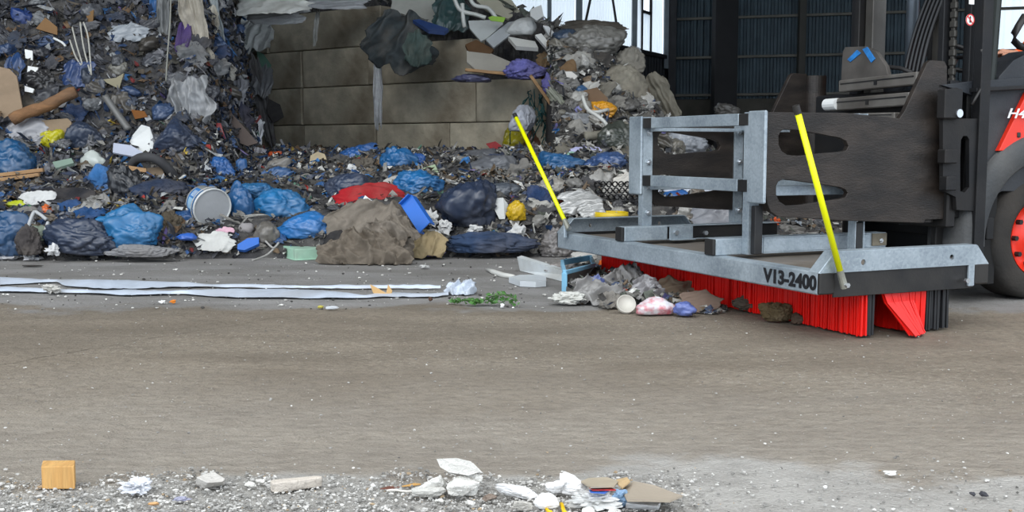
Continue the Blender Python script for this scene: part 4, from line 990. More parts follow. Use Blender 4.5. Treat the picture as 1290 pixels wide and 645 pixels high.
rag(26, 170, 66, 42, (150, 150, 152), 'pale grey plastic film bunched below the round timber', 'plastic film', 'plastic_sheet', m=film((152, 152, 156)), ang=60)
bag(108, 178, 42, 36, (44, 54, 72), 'dark slate-blue bag left of the white packaging', wr=.8)
board([(178, 157), (188, 160), (193, 178), (189, 195), (174, 190), (161, 179), (166, 170)], .03, WHITE, 'white crumpled packaging sheet with bent corners low on the left mound', 'packaging', 'packaging_sheet', tilt=-20, push=.1, bend=.04)
board([(143, 180), (165, 183), (180, 192), (168, 197), (142, 192)], .02, paint((178, 184, 200)), 'pale lilac-grey sheet under the white crumpled packaging', 'packaging', 'packaging_sheet', tilt=-40, push=.12)
board([(31, 62), (41, 64), (41, 76), (32, 73)], .015, WHITE, 'small square white panel high on the left mound', 'panel', 'white_square_sheet', push=.12)
board([(35, 83), (48, 85), (44, 98), (33, 108)], .015, WHITE, 'narrow white panel below the small square one', 'panel', 'white_square_sheet', push=.12)
board([(31, 108), (43, 112), (41, 117), (31, 115)], .015, WHITE, 'short white strip under the black bag on the left mound', 'panel', 'white_square_sheet', push=.16)
bag(52, 104, 40, 30, (38, 38, 40), 'black crumpled bag beside the white panels', wr=1.5)
rag(101, 94, 40, 34, (36, 56, 96), 'dark blue plastic tarpaulin piece in the middle of the left mound', 'tarpaulin', 'tarpaulin_piece', m=film((36, 60, 104)), tilt=-15)
board([(45, 36), (57, 22), (72, 34), (72, 44)], .015, card((128, 98, 66)), 'brown triangular cardboard high on the left mound', 'cardboard', 'cardboard_sheet', push=.12)
bag(30, 24, 26, 20, (34, 58, 112), 'blue bag near the upper left corner', sub=4)
board([(108, 18), (118, 12), (117, 28), (112, 30)], .015, card((120, 92, 60)), 'small brown board near the top of the left mound', 'board', push=.1)
tubes([[(98, 36), (104, 60), (112, 86)], [(108, 30), (112, 60), (121, 95)], [(112, 30), (118, 50), (122, 96)], [(95, 52), (103, 74), (113, 88)]], .008, paint((170, 168, 158)), 'bundle of pale dangling wires on the left mound', 'wire', 'wire_bundle', push=.14)
tubes([[(75, 50), (85, 55), (90, 60)]], .012, WHITE, 'short bent white pipe on the upper left mound', 'pipe', 'plastic_pipe', push=.14)
rag(166, 42, 44, 22, (140, 146, 152), 'pale ribbed film high on the left mound', 'plastic film', 'plastic_sheet', m=film((142, 148, 154)), ang=50)
rag(200, 10, 16, 50, (40, 84, 130), 'blue sheet beside the hanging grey film at the top', 'plastic sheet', 'plastic_sheet', m=film((36, 84, 136)))
hang(213, -18, 210, 64, 20, (96, 98, 98), 'long grey film strip hanging from the top of the left mound', m=film((98, 100, 100)))
tubes([[(223, -6), (222, 30), (219, 70), (217, 104)]], .008, paint((130, 130, 122)), 'thin pale cord hanging beside the grey film strip', 'cord', 'cord', push=.2)
hang(246, -10, 262, 88, 30, (150, 144, 132), 'ragged beige cloth hanging in the middle of the heap top', 'cloth', 'ragged_cloth', m=cloth((160, 154, 142)), push=.2)
hang(262, -12, 280, 60, 22, (138, 142, 140), 'grey-green film strip hanging beside the ragged beige cloth', m=film((128, 136, 138)), push=.15)
rag(234, 52, 16, 44, (72, 56, 104), 'purple cloth behind the ragged beige cloth', 'cloth', 'rag', push=.1)
bag(281, 68, 26, 18, (36, 46, 70), 'small navy bag under the grey-green hanging film', sub=4)
hang(243, 98, 250, 170, 50, (132, 134, 134), 'wide pale grey film hanging down the slope', m=film((136, 138, 140)), push=.12)
hang(330, 12, 300, 70, 42, (156, 162, 160), 'pale translucent film draped at the upper right of the left mound', m=film((160, 166, 164)), push=.18)
rag(345, 6, 80, 24, (170, 172, 168), 'grey-white foam sheet lying on top of the mound against the wall', 'foam sheet', 'foam_sheet', m=film((170, 172, 168)), Y=13.6, tilt=-50)
bag(308, 62, 26, 16, (140, 140, 138), 'small pale crumpled film ball at the mound edge', sub=4, wr=1.5)
board([(323, 64), (332, 68), (342, 82), (337, 91), (327, 84)], .015, paint((86, 124, 108)), 'green plastic shard at the right edge of the left mound', 'plastic shard', 'plastic_shard', push=.12)
board([(268, 136), (285, 135), (325, 180), (312, 184), (290, 176), (270, 146)], .02, card((94, 84, 80)), 'grey-brown board slanting down the lower left mound', 'board', push=.14)
board([(271, 155), (278, 155), (284, 175), (277, 170)], .012, mat((130, 26, 30), .5), 'dark red plastic piece beside the slanting grey-brown board', 'plastic shard', 'plastic_shard', push=.16)
rag(322, 165, 22, 34, (190, 192, 196), 'white crumpled printed sheet at the foot of the left mound', 'plastic sheet', 'plastic_sheet', m=film((196, 198, 202)))
hang(322, 70, 345, 185, 18, (110, 108, 108), 'long grey rag trailing down the right edge of the left mound', 'cloth', 'rag', m=cloth((104, 104, 106)), push=.2)
board([(338, 124), (357, 134), (358, 147), (344, 155), (336, 140)], .012, mat((62, 60, 60), .8), 'dark roofing-felt flap hanging by the block wall', 'felt', 'felt_flap', push=.14)
tubes([[(138, 122), (152, 142), (168, 164)]], .035, paint((100, 100, 98)), 'grey pipe slanting down the middle of the left mound', 'pipe', 'plastic_pipe', push=.12)
board([(130, 100), (146, 98), (156, 92), (150, 112), (134, 104)], .012, card((140, 134, 112)), 'pale fanned cardboard piece in the middle of the left mound', 'cardboard', 'cardboard_sheet', push=.12)
bag(150, 88, 22, 18, (118, 116, 108), 'grey crumpled film ball above the fanned cardboard', sub=4, wr=1.4)
board([(165, 138), (182, 140), (186, 147), (170, 150)], .012, card((120, 76, 36)), 'rusty brown plate in the middle of the left mound', 'plate', 'metal_plate', push=.12)
rag(20, 90, 24, 40, (36, 60, 100), 'blue film fold by the tan cardboard sheet', 'plastic film', 'plastic_sheet', m=film((34, 62, 104)))
bag(196, 180, 24, 18, (90, 92, 98), 'grey crumpled bag right of the white packaging', sub=4, wr=1.4)
bag(225, 178, 56, 34, (48, 58, 78), 'slate-blue bag below the wide pale grey film')
bag(246, 128, 20, 16, (70, 70, 76), 'charcoal bag under the beige cloth', sub=4, wr=1.5)
rag(298, 118, 26, 34, (100, 104, 110), 'grey film scrap between the hanging cloths and the wall', 'plastic film', 'plastic_sheet', m=film((104, 106, 112)))
rag(300, 150, 36, 34, (44, 48, 66), 'dark navy cloth above the slanting grey-brown board', 'cloth', 'rag')
hang(300, 0, 318, 56, 34, (176, 178, 172), 'broad pale film drape beside the grey foam sheet', m=film((180, 182, 176)), push=.3)
hang(276, 14, 268, 52, 20, (160, 158, 148), 'short beige-grey rag between the hanging drapes', 'cloth', 'rag', m=cloth((170, 166, 154)), push=.25)
rag(326, 42, 38, 44, (170, 174, 172), 'pale glossy film fold bulging at the upper edge of the block wall', 'plastic film', 'plastic_sheet', m=film((174, 178, 176), .25), push=.3, ang=70)
rag(352, 18, 60, 22, (150, 152, 152), 'grey-white film swag over the corner of the top block', 'plastic film', 'plastic_sheet', m=film((158, 160, 160)), Y=13.8, tilt=-20, ang=20)
rag(334, 100, 26, 44, (120, 122, 126), 'dull grey film hanging against the left end of the block wall', 'plastic film', 'plastic_sheet', m=film((118, 120, 124)), push=.2)
rag(290, 92, 22, 20, (160, 158, 150), 'pale crumpled cloth end below the short beige-grey rag', 'cloth', 'rag', push=.2)
# --- low bank, left part
bag(24, 207, 58, 44, (30, 78, 118), 'blue bag behind the wooden slats at the left edge', neck=(-.2, -.2, 1), push=.15)
def slats():
    for k, (a, b, lb) in enumerate((((-5, 221), (55, 214), 'upper of the two wooden slats on the blue bag'), ((-5, 227), (50, 220), 'lower of the two wooden slats on the blue bag'))):
        P = place(25, 217) + [0, -.45 - .03 * k, 0]; p, q = at(*a, P[1]), at(*b, P[1]); d = (q - p); L = np.linalg.norm(d); d /= L
        mb = MB(); mb.box((p + q) / 2, d, (0, 1, 0), np.cross(d, (0, 1, 0)), L / 2, .02, .016, .003); tag(mb.make('wooden_strip', WOOD), lb, 'wooden strip')
slats()
bag(116, 204, 28, 22, (188, 192, 186), 'white plastic canister lying on the low bank', 'canister', 'plastic_canister', wr=.15, m=paint((190, 196, 190)), sub=4, neck=(1, -.3, .1))
board([(66, 204), (90, 199), (93, 205), (70, 212)], .03, paint((132, 152, 138)), 'pale green foam piece left of the white canister', 'foam', 'foam_piece', push=.15, tilt=-50)
def tyre():
    P = place(196, 212); Y = P[1] - .3; mb = MB(); c = at(193, 236, Y)
    pts = [at(u, v, Y + dy) for u, v, dy in ((166, 208, .12), (172, 201, .06), (182, 198, 0), (195, 200, 0), (207, 208, .04), (217, 219, .1), (224, 231, .2))]
    Q = []
    for i in range(len(pts) - 1):
        for t in np.linspace(0, 1, 4, endpoint=False):
            p0, p1, p2, p3 = pts[max(i - 1, 0)], pts[i], pts[i + 1], pts[min(i + 2, len(pts) - 1)]; Q.append(.5 * ((2 * p1) + (-p0 + p2) * t + (2 * p0 - 5 * p1 + 4 * p2 - p3) * t * t + (-p0 + 3 * p1 - 3 * p2 + p3) * t ** 3))
    Q.append(pts[-1]); mb.tube(Q, .042, 14)
    tag(mb.make('tyre', mat((62, 62, 64), .8, 0, .2, 10, .2, 40), None, True), 'old bicycle-sized rubber tyre arching over the low bank', 'tyre')
tyre()
board([(183, 212), (203, 210), (210, 226), (196, 232), (185, 224)], .015, card((124, 108, 90)), 'brown cardboard inside the arch of the rubber tyre', 'cardboard', 'cardboard_sheet', push=.2, tilt=-30)
board([(152, 207), (184, 212), (184, 217), (158, 214)], .015, WOOD, 'short orange-brown lath lying left of the tyre', 'lath', 'wooden_lath', push=.25, tilt=-30)
bag(128, 232, 30, 34, (54, 104, 160), 'light blue rag bundle below the white canister', 'cloth', 'rag_bundle', m=cloth((58, 108, 162)))
bag(160, 243, 44, 58, (40, 42, 46), 'black crumpled bag standing behind the bright blue bags', wr=1.6, neck=(0, -.2, 1))
bag(206, 242, 66, 30, (46, 62, 92), 'navy jeans lying right of the black crumpled bag', 'trousers', 'jeans', m=cloth((48, 58, 78)), wr=1.2)
rag(84, 246, 82, 18, (48, 48, 52), 'dark flat folder lying over the papers', 'folder', 'folder_sheet', tilt=-55, push=.2, depth=.08)
rag(62, 250, 38, 20, (190, 190, 188), 'white folded papers at left of the low bank', 'paper', 'paper_sheets', m=card((200, 200, 198)), tilt=-35, push=.25)
bag(20, 258, 26, 10, (186, 196, 40), 'yellow-green plastic wrapper on the left bank', 'wrapper', 'plastic_wrapper', sub=4)
bag(34, 263, 22, 9, (40, 130, 70), 'small green wrapper beside the yellow-green one', 'wrapper', 'plastic_wrapper', sub=4)
bag(59, 266, 16, 15, (200, 96, 40), 'small orange wrapper behind the bent metal handle', 'wrapper', 'plastic_wrapper', sub=4, wr=1.5)
tubes([[(58, 288), (66, 265), (73, 266), (82, 273)], [(80, 289), (84, 276)]], .014, paint((170, 172, 174)), 'bent grey metal handle sticking out of the left bank', 'handle', 'bent_metal_tube', push=.35)
bag(18, 298, 68, 52, (36, 72, 108), 'big blue bag at the left edge of the floor line', neck=(.6, -.5, .3), push=.2, d=.6)
bag(54, 302, 32, 36, (66, 64, 66), 'dark rolled rag between the big blue bag and the navy sack', 'cloth', 'rag_bundle', m=cloth((72, 68, 68)), wr=1.6, push=.25)
bag(117, 299, 96, 40, (40, 52, 74), 'long navy sack lying at the front of the left bank', push=.25, d=.45, ry=3, wr=1.3)
bag(66, 292, 34, 20, (120, 132, 118), 'grey-green crumpled cloth on the navy sack', 'cloth', 'rag_bundle', m=cloth((128, 140, 126)), wr=1.7, push=.25, sub=4)
bag(167, 277, 56, 28, (36, 108, 158), 'bright blue bag, upper of the pair', neck=(-1, -.3, .1), push=.22, d=.6)
bag(184, 294, 64, 40, (36, 104, 152), 'bright blue bag, lower of the pair', neck=(-.5, -.5, .6), push=.28, d=.6)
bag(196, 313, 82, 14, (120, 120, 122), 'flat grey rag lying in front of the bright blue bags', 'cloth', 'rag', m=cloth((132, 132, 134)), d=.3, push=.3, wr=1.3)
crum(13, 323, 34, 13, (198, 198, 200), 'white crumpled tissue at the left edge of the floor', 'tissue', 'crumpled_tissue')
crum(43, 325, 28, 17, (214, 214, 216), 'white crumpled tissue standing in front of the big blue bag', 'tissue', 'crumpled_tissue', amt=.8)
crum(87, 311, 20, 14, (206, 206, 206), 'white crumpled tissue in front of the navy sack', 'tissue', 'crumpled_tissue', amt=.8, push=.3)
bag(243, 297, 24, 9, (48, 100, 190), 'small blue plastic strip left of the newspaper', 'plastic strip', 'plastic_strip', sub=4, push=.15)
bag(218, 282, 30, 28, (78, 72, 62), 'olive-brown clump right of the bright blue bags', 'clump', 'matted_clump', m=cloth((84, 76, 64)), wr=1.8)
# paint bucket lying on its side
def bucket():
    P = place(270, 256) + [0, -.22, .0]; ax = np.array([.62, -.75, -.22]); ax /= np.linalg.norm(ax); s = F / P[1]; R = 24 / s; L = 34 / s
    a = np.cross(ax, ZV); a /= np.linalg.norm(a); b = np.cross(a, ax); n = 40
    def ring(t, r): return [P + ax * t + (a * math.cos(q) + b * math.sin(q)) * r for q in np.arange(n) * 2 * math.pi / n]
    prof = [(-L / 2, 0), (-L / 2, R * .86), (L / 2 - .02, R * .98), (L / 2 - .02, R * 1.05), (L / 2, R * 1.05), (L / 2, R * .98), (L / 2 - .012, R * .96)]
    V_ = sum([ring(t, max(r, 1e-4)) for t, r in prof], []); m = len(prof)
    F_ = [(j * n + i, j * n + (i + 1) % n, (j + 1) * n + (i + 1) % n, (j + 1) * n + i) for j in range(m - 1) for i in range(n)]
    r_ = empty('paint_bucket', P - ZV * R); tag(r_, 'white paint bucket with a blue label lying on its side', 'bucket')
    mk('bucket_body', V_, F_, paint((206, 208, 206)), r_, True)
    mk('bucket_lid', ring(L / 2 - .008, R * .985) + [P + ax * (L / 2 - .004)], [(i, (i + 1) % n, n) for i in range(n)], paint((168, 170, 172)), r_)
    q = [k for k in range(n)]
    def band(t0, t1, a0, a1, m, name, e=.002):
        qs = np.linspace(a0, a1, 20); V_ = []; 
        for t in (t0, t1):
            rr = R * (.86 + .12 * (t / L + .5)) + e
            V_ += [P + ax * t + (a * math.cos(q) + b * math.sin(q)) * rr for q in qs]
        return mk(name, V_, [(i, i + 1, 20 + i + 1, 20 + i) for i in range(19)], m, r_, True)
    # b points up; the camera side is along -y
    a0 = math.atan2(float(np.dot(-np.array([0, 1.0, 0]) * 1, b)), float(np.dot(np.array([-.8, -1.0, .3]), a)))
    best = max(np.linspace(0, 6.28, 60), key=lambda q: float(np.dot(a * math.cos(q) + b * math.sin(q), np.array([-.7, -.6, .35]))))
    band(-L * .36, L * .34, best - .8, best + .8, paint((52, 120, 184)), 'blue_label')
    band(-L * .26, L * .10, best - .55, best + .1, paint((160, 196, 220)), 'pale_label_panel', .003)
    for k in range(3): band(-L * .22 + k * L * .11, -L * .17 + k * L * .11, best + .2, best + .62, paint((220, 228, 232)), 'label_stripe', .003)
    mb = MB(); mb.tube([P + ax * (L * .3) + (a * math.cos(q) + b * math.sin(q)) * R * 1.06 for q in np.linspace(best - 1.6, best + 1.5, 24)], .005, 6); mb.make('handle', paint((180, 180, 178)), r_, True)
bucket()
bag(277, 214, 36, 28, (38, 88, 148), 'blue bag above the paint bucket', wr=1.3)
bag(303, 218, 16, 30, (40, 92, 148), 'narrow blue bag behind the two blue bags', sub=4)
bag(322, 241, 50, 20, (38, 102, 150), 'blue bag right of the paint bucket, upper one', push=.12)
bag(352, 258, 60, 38, (38, 106, 156), 'blue bag right of the paint bucket, lower one', neck=(1, -.3, .2), push=.15)
bag(306, 262, 38, 42, (34, 82, 128), 'dark blue bag touching the open end of the paint bucket', push=.08)
crum(311, 288, 22, 17, (150, 146, 146), 'round grey lump above the blue trough scrap', 'lump', 'grey_lump', amt=.25, smooth=True)
rag(274, 302, 42, 20, (206, 206, 202), 'crumpled newspaper lying on the floor edge below the bucket', 'newspaper', 'newspaper', m=card((200, 200, 196)), tilt=-50, push=.1)
rag(286, 291, 22, 10, (210, 170, 184), 'pale pink paper scrap behind the newspaper', 'paper', 'paper_scrap', tilt=-40)
board([(299, 308), (312, 300), (326, 299), (326, 307), (308, 315), (299, 314)], .03, paint((44, 104, 190)), 'blue plastic trough scrap on the floor edge', 'plastic trough', 'plastic_trough', push=.1, tilt=-40)
crum(326, 310, 24, 12, (128, 124, 118), 'grey stone-like lump right of the blue trough scrap', 'lump', 'grey_lump', amt=.3)
bag(340, 293, 32, 26, (108, 104, 98), 'grey-brown crumpled bag behind the green foam block', sub=4, wr=1.2, push=.12)
tubes([[(335, 303), (345, 312), (352, 305), (338, 320), (318, 328)]], .008, paint((150, 148, 144)), 'grey bent cable end on the floor by the green foam block', 'cable', 'cable', push=.02)
crum(347, 197, 22, 15, (196, 86, 44), 'orange paper lump at the foot of the left mound', 'paper', amt=.5)
rag(325, 198, 26, 22, (170, 168, 172), 'whitish printed wrapper left of the orange lump', 'wrapper', 'plastic_wrapper', m=film((176, 172, 176)))
bag(350, 212, 36, 18, (132, 128, 122), 'pale grey film roll below the orange lump', 'plastic film', 'film_roll', ry=-25, sub=4)
board([(391, 196), (400, 191), (409, 194), (412, 203), (408, 213), (398, 212), (390, 206)], .04, mat((168, 154, 126), .9, 0, .2, 9, .3, 30), 'beige foam lump in front of the block wall', 'foam', 'foam_lump', push=.1)
# green foam block on the floor
def gblock():
    pts = [(355, 307), (356, 322), (372, 327), (412, 325), (411, 313), (372, 313)]
    a = ground(356, 324.5); b = ground(372, 328); c = ground(412, 326); h = .085
    d1 = c - b; d2 = a - b; d1[2] = d2[2] = 0
    d2 = d2 * 2.0 + np.array([0, .10, 0]); mb = bmesh.new()
    v = np.array([b, c, c + d2, b + d2]); v[:, 2] = 0; v2 = v + ZV * h; V_ = np.vstack([v, v2])
    o = mk('foam_block', V_, [(0, 1, 2, 3), (4, 5, 6, 7), (0, 1, 5, 4), (1, 2, 6, 5), (2, 3, 7, 6), (3, 0, 4, 7)], mat((156, 196, 172), .85, 0, .12, 12, .25, 50, dirt=(130, 128, 120), dirt_amt=.5))
    md = o.modifiers.new('b', 'BEVEL'); md.width = .008; md.segments = 2
    tag(o, 'pale green foam block lying on the floor in front of the bank', 'foam block')
gblock()
# --- low bank, middle
bag(441, 241, 52, 42, (50, 60, 80), 'round navy bag left of the red cloth', wr=.9, push=.12)
bag(445, 200, 54, 26, (44, 90, 150), 'blue and grey bag in front of the block wall', wr=1.3, ry=-20)
bag(455, 212, 36, 24, (92, 86, 80), 'grey matted clump below the blue and grey bag', 'clump', 'matted_clump', m=cloth((98, 92, 84)), wr=1.8)
bag(500, 206, 46, 32, (32, 92, 142), 'blue bag directly in front of the block wall', wr=1.2, neck=(-.3, -.2, 1))
bag(526, 203, 18, 18, (36, 84, 150), 'small blue bag tucked right of the wall-side blue bag', sub=4)
bag(527, 234, 70, 34, (32, 98, 150), 'wide blue bag behind the big navy bag', wr=1.3, push=.12)
rag(470, 248, 72, 36, (160, 34, 40), 'red cloth spread over the bank', 'cloth', 'red_cloth', tilt=-30, ang=150, push=.25, depth=.12)
board([(457, 251), (460, 246), (470, 254), (466, 257), (458, 256)], .01, WHITE, 'small white triangular card on the red cloth', 'card', 'paper_card', push=.42)
board([(522, 215), (548, 207), (554, 220), (524, 221)], .015, card((152, 168, 138)), 'pale green cardboard square behind the wide blue bag', 'cardboard', 'cardboard_sheet', push=.15, tilt=-30)
bag(592, 260, 78, 58, (44, 54, 74), 'big dark navy refuse bag in the middle of the bank', wr=1.15, push=.18, d=.7)
rag(472, 281, 98, 66, (124, 116, 106), 'big grey-brown tarpaulin slumped over at the front of the bank', 'tarpaulin', 'tarpaulin', tilt=-38, push=.30, depth=.26, ang=55, freq=2.6, n=56, bulge=1.0, rag_=.3)
bag(430, 300, 34, 22, (44, 44, 46), 'small dark bundle under the left edge of the slumped tarpaulin', 'cloth', 'rag_bundle', m=cloth((50, 50, 52)), push=.2, sub=4)
rag(470, 306, 100, 44, (112, 103, 92), 'folded grey-brown coat at the foot of the slumped tarpaulin', 'coat', 'coat', tilt=-40, push=.45, depth=.34, ang=105, freq=4.2, n=56)
rag(500, 290, 56, 48, (124, 116, 106), 'loose sleeve-like fold of grey-brown cloth on the slumped tarpaulin', 'cloth', 'rag', tilt=-30, push=.52, depth=.3, ang=120, freq=3.4, n=44)
bag(393, 287, 78, 30, (42, 108, 170), 'flat bright blue film bag left of the slumped tarpaulin', push=.08, wr=.8, d=.5)
bag(424, 315, 26, 12, (60, 104, 160), 'thin blue film fold right of the green foam block', 'plastic film', 'plastic_sheet', push=.1, sub=4)
def trough():
    P = place(521, 272) + [0, -.42, 0]; Y = P[1]
    a, b = at(512, 252, Y + .05), at(535, 287, Y - .12); d = b - a; L = np.linalg.norm(d); d /= L; e = np.array([.75, -.3, .45]); e -= d * (e @ d); e /= np.linalg.norm(e); nn = np.cross(d, e)
    r_ = empty('plastic_channel', (a + b) / 2 - ZV * .1); tag(r_, 'bright blue plastic channel leaning on the slumped tarpaulin', 'plastic channel'); PM = paint((36, 108, 204), .35)
    mb = MB(); c = (a + b) / 2; mb.box(c, d, e, nn, L / 2, .055, .006, .002); mb.box(c + e * .055 - nn * .03, d, e, nn, L / 2, .006, .035, .002); mb.box(c - e * .055 - nn * .03, d, e, nn, L / 2, .006, .035, .002); mb.make('channel_body', PM, r_)
    mb = MB(); mb.box(a, d, e, nn, .005, .055, .04, .002); mb.make('end_plate', PM, r_)
trough()
bag(622, 218, 66, 36, (96, 98, 102), 'large grey bag in the middle right of the bank', wr=.9)
bag(598, 200, 60, 20, (92, 94, 98), 'flat grey film bag near the block wall', wr=1.1)
bag(634, 244, 48, 24, (84, 90, 98), 'slate-grey bag above the white tub', wr=1.0)
board([(580, 217), (594, 220), (590, 228), (578, 225)], .008, WHITE, 'small white card behind the big navy bag', 'card', 'paper_card', push=.2)
bag(650, 266, 22, 24, (206, 168, 20), 'yellow crumpled wrapper behind the far marker pole', 'wrapper', 'plastic_wrapper', wr=1.6, sub=4, push=.2)
board([(619, 250), (634, 249), (640, 258), (636, 276), (629, 276), (622, 262)], .02, paint((196, 198, 196)), 'white plastic tub fragment left of the yellow wrapper', 'plastic shard', 'plastic_shard', push=.25, bend=.04)
rag(543, 304, 38, 26, (150, 134, 104), 'brown crumpled wrapping paper at the front of the bank', 'paper', 'wrapping_paper', m=card((156, 140, 108)), tilt=-35, push=.25, depth=.25)
bag(546, 318, 28, 7, (136, 122, 176), 'lilac plastic scrap on the floor edge', 'plastic film', 'plastic_scrap', sub=4, push=.1)
bag(618, 304, 108, 26, (44, 60, 96), 'flattened blue jeans lying along the front of the bank', 'trousers', 'jeans', m=cloth((52, 68, 94)), wr=1.25, push=.2, d=.35)
for u, v, w, h, lb in ((545, 274, 24, 22, 'white crumpled paper right of the blue channel'), (563, 283, 18, 20, 'white crumpled paper below the big navy bag'), (652, 290, 26, 22, 'white crumpled paper behind the flattened jeans'), (551, 296, 18, 16, 'white tissue above the lilac scrap'), (448, 216, 14, 20, 'whitish tissue left of the wall-side blue bag'), (600, 286, 22, 12, 'white torn paper on the flattened jeans')):
    crum(u, v, w, h, (206, 206, 204), lb, amt=.8, push=.22)
board([(612, 181), (624, 178), (634, 185), (631, 196), (620, 190)], .01, mat((168, 26, 34), .6), 'red cloth scrap against the block wall', 'cloth', 'red_scrap', push=.1)
bag(649, 180, 32, 32, (150, 142, 30), 'yellow-green bag at the foot of the block wall by the far pole', wr=1.3)
bag(658, 152, 30, 32, (176, 180, 190), 'pale white film bag behind the top of the far marker pole', wr=1.0, Y=14.4)
bag(672, 182, 22, 26, (92, 60, 44), 'brown crumpled bag behind the far marker pole', sub=4)
bag(702, 209, 48, 28, (42, 90, 134), 'blue bag at the foot of the right mound, left one', wr=1.2, neck=(1, -.2, .2))
bag(765, 208, 54, 28, (58, 84, 128), 'blue-grey bag at the foot of the right mound, right one', wr=1.3)
bag(680, 255, 34, 34, (42, 62, 98), 'dark blue rag below the left blue bag', 'cloth', 'rag_bundle', m=cloth((44, 64, 100)), wr=1.3)
bag(697, 238, 40, 22, (150, 146, 138), 'pale crumpled film in the middle of the right bank', wr=1.7, sub=4)
# black crate tray
def tray():
    P = place(776, 246) + [0, -.22, 0]; mb = MB(); Y = P[1]
    for i in range(7):
        for j in range(4):
            c = at(752 + i * 7.6 + j * 1.2, 232 + j * 8, Y + .02 * math.sin(i)); e = np.array([1, 0, 0]); g = np.array([0, -.35, .94])
            mb.tube([c + (e * math.cos(a) * .021 + g * math.sin(a) * .024) for a in np.linspace(0, 6.283, 9)], .007, 6)
    tag(mb.make('plant_tray', mat((26, 26, 28), .5), None, True), 'black egg-crate style plastic plant tray behind the sweeper', 'plastic tray')
tray()
# white tub with a yellow lid
def tub():
    P = place(770, 268) + [0, -.25, -.0]; P = at(770, 270, P[1]); r_ = empty('plastic_tub', P - ZV * .1); tag(r_, 'white tub with a yellow rim behind the sweeper', 'tub'); s = F / P[1]; R = 20 / s
    n = 36
    def lathe(name, prof, m):
        V_ = [P + np.array([r * math.cos(a), r * math.sin(a), z]) for r, z in prof for a in np.arange(n) * 2 * math.pi / n]; k = len(prof)
        return mk(name, V_, [(j * n + i, j * n + (i + 1) % n, (j + 1) * n + (i + 1) % n, (j + 1) * n + i) for j in range(k - 1) for i in range(n)], m, r_, True)
    lathe('tub_body', [(R * .85, -.14), (R * 1.0, .0), (R * .97, .0), (R * .82, -.13), (.001, -.13)], paint((200, 200, 196)))
    lathe('rim', [(R * 1.02, -.035), (R * 1.08, -.03), (R * 1.08, .02), (R * .98, .022), (R * .96, -.01)], paint((222, 190, 20)))
tub()
for u, v, w, h, lb in ((728, 252, 44, 26, 'crushed silver food tray left of the white tub'), (742, 262, 30, 18, 'small crushed foil tray touching the white tub')):
    rag(u, v, w, h, (170, 170, 166), lb, 'foil tray', 'foil_tray', m=mat((176, 176, 174), .35, .3, .2, 12, .3), tilt=-40, push=.25, ang=20)
rag(787, 228, 28, 22, (198, 194, 186), 'crumpled newspaper above the black tray', 'newspaper', 'newspaper', m=card((198, 194, 186)), tilt=-25, push=.2, ang=30)
# --- block wall and what hangs over it
rag(506, 52, 74, 68, (62, 68, 70), 'dark grey jacket hanging over the block wall', 'jacket', 'jacket', m=cloth((66, 72, 74)), Y=15.75, tilt=-5, push=.12, depth=.22, ang=60, rag_=.4)
rag(527, 62, 30, 40, (58, 76, 72), 'green-grey trouser leg hanging beside the dark jacket', 'trousers', 'trousers', m=cloth((70, 84, 80)), Y=15.5, tilt=0, push=.12, ang=80)
hang(477, 62, 477, 160, 11, (150, 152, 152), 'translucent film strip hanging down the joint of the block wall', m=film((156, 158, 160)), Y=15.95, push=.12)
board([(520, 25), (528, 24), (565, 36), (560, 40), (540, 38)], .05, paint((46, 70, 120)), 'dark blue panel lying on the block wall beside the jacket', 'panel', 'blue_board', Y=15.6, push=.1, tilt=-60)
board([(496, -8), (545, -8), (556, 20), (548, 30), (520, 22), (492, 12)], .04, paint((168, 168, 160)), 'large pale grey panel leaning on the top of the wall', 'panel', 'grey_board', Y=16.6, push=.0, tilt=-30)
rag(568, 18, 42, 46, (46, 66, 68), 'dark teal tarpaulin on the heap behind the wall', 'tarpaulin', 'tarpaulin_piece', m=film((48, 72, 72)), Y=16.2, push=.1)
rag(430, 4, 70, 18, (166, 168, 170), 'grey-white film lying along the top course of the wall', 'plastic film', 'plastic_sheet', m=film((166, 168, 170)), Y=16.9, push=.2, tilt=-40, ang=10)
hang(402, 14, 397, 56, 6, (150, 150, 144), 'thin pale film shred hanging from the top course', m=film((150, 150, 144)), Y=17.0, push=.1)
tubes([[(572, -4), (580, 14), (600, 20), (612, 24)], [(590, -6), (598, 8), (615, 12), (625, 24)], [(583, 6), (584, 24), (586, 36)]], .03, paint((196, 198, 192)), 'tangle of white hoses on top of the heap behind the wall', 'hose', 'hose_tangle', Y=16.0, push=.15)
board([(590, 26), (632, 25), (634, 30), (614, 48), (606, 52), (592, 36)], .03, paint((176, 180, 178)), 'large white casing panel with bent edge on the heap', 'panel', 'white_casing', Y=15.6, push=.1, tilt=-35)
board([(612, 50), (640, 28), (652, 26), (650, 38), (622, 60)], .03, paint((160, 164, 166)), 'grey channel-shaped panel right of the white casing', 'panel', 'grey_channel', Y=15.5, push=.12, tilt=-35)
board([(615, 22), (620, 20), (637, 22), (634, 28), (618, 26)], .01, mat((120, 160, 30), .5), 'small green wrapper between the white casings', 'wrapper', 'plastic_wrapper', Y=15.5, push=.2)
board([(600, 0), (640, -6), (655, 14), (640, 24), (612, 12)], .04, paint((162, 158, 140)), 'beige crumpled sheet at the crest above the white casing', 'sheet', 'beige_sheet', Y=16.2, push=.0, tilt=-30)
board([(640, 46), (674, 52), (678, 60), (650, 58)], .06, paint((200, 200, 194)), 'white foam slab lying flat under the upright foam boards', 'foam board', 'foam_board', Y=15.1, push=.15, tilt=-50)
board([(674, 44), (682, 42), (708, 72), (716, 80), (706, 80)], .06, paint((204, 204, 200)), 'long white foam board, left of the leaning pair', 'foam board', 'foam_board', Y=14.9, push=.2, tilt=-30)
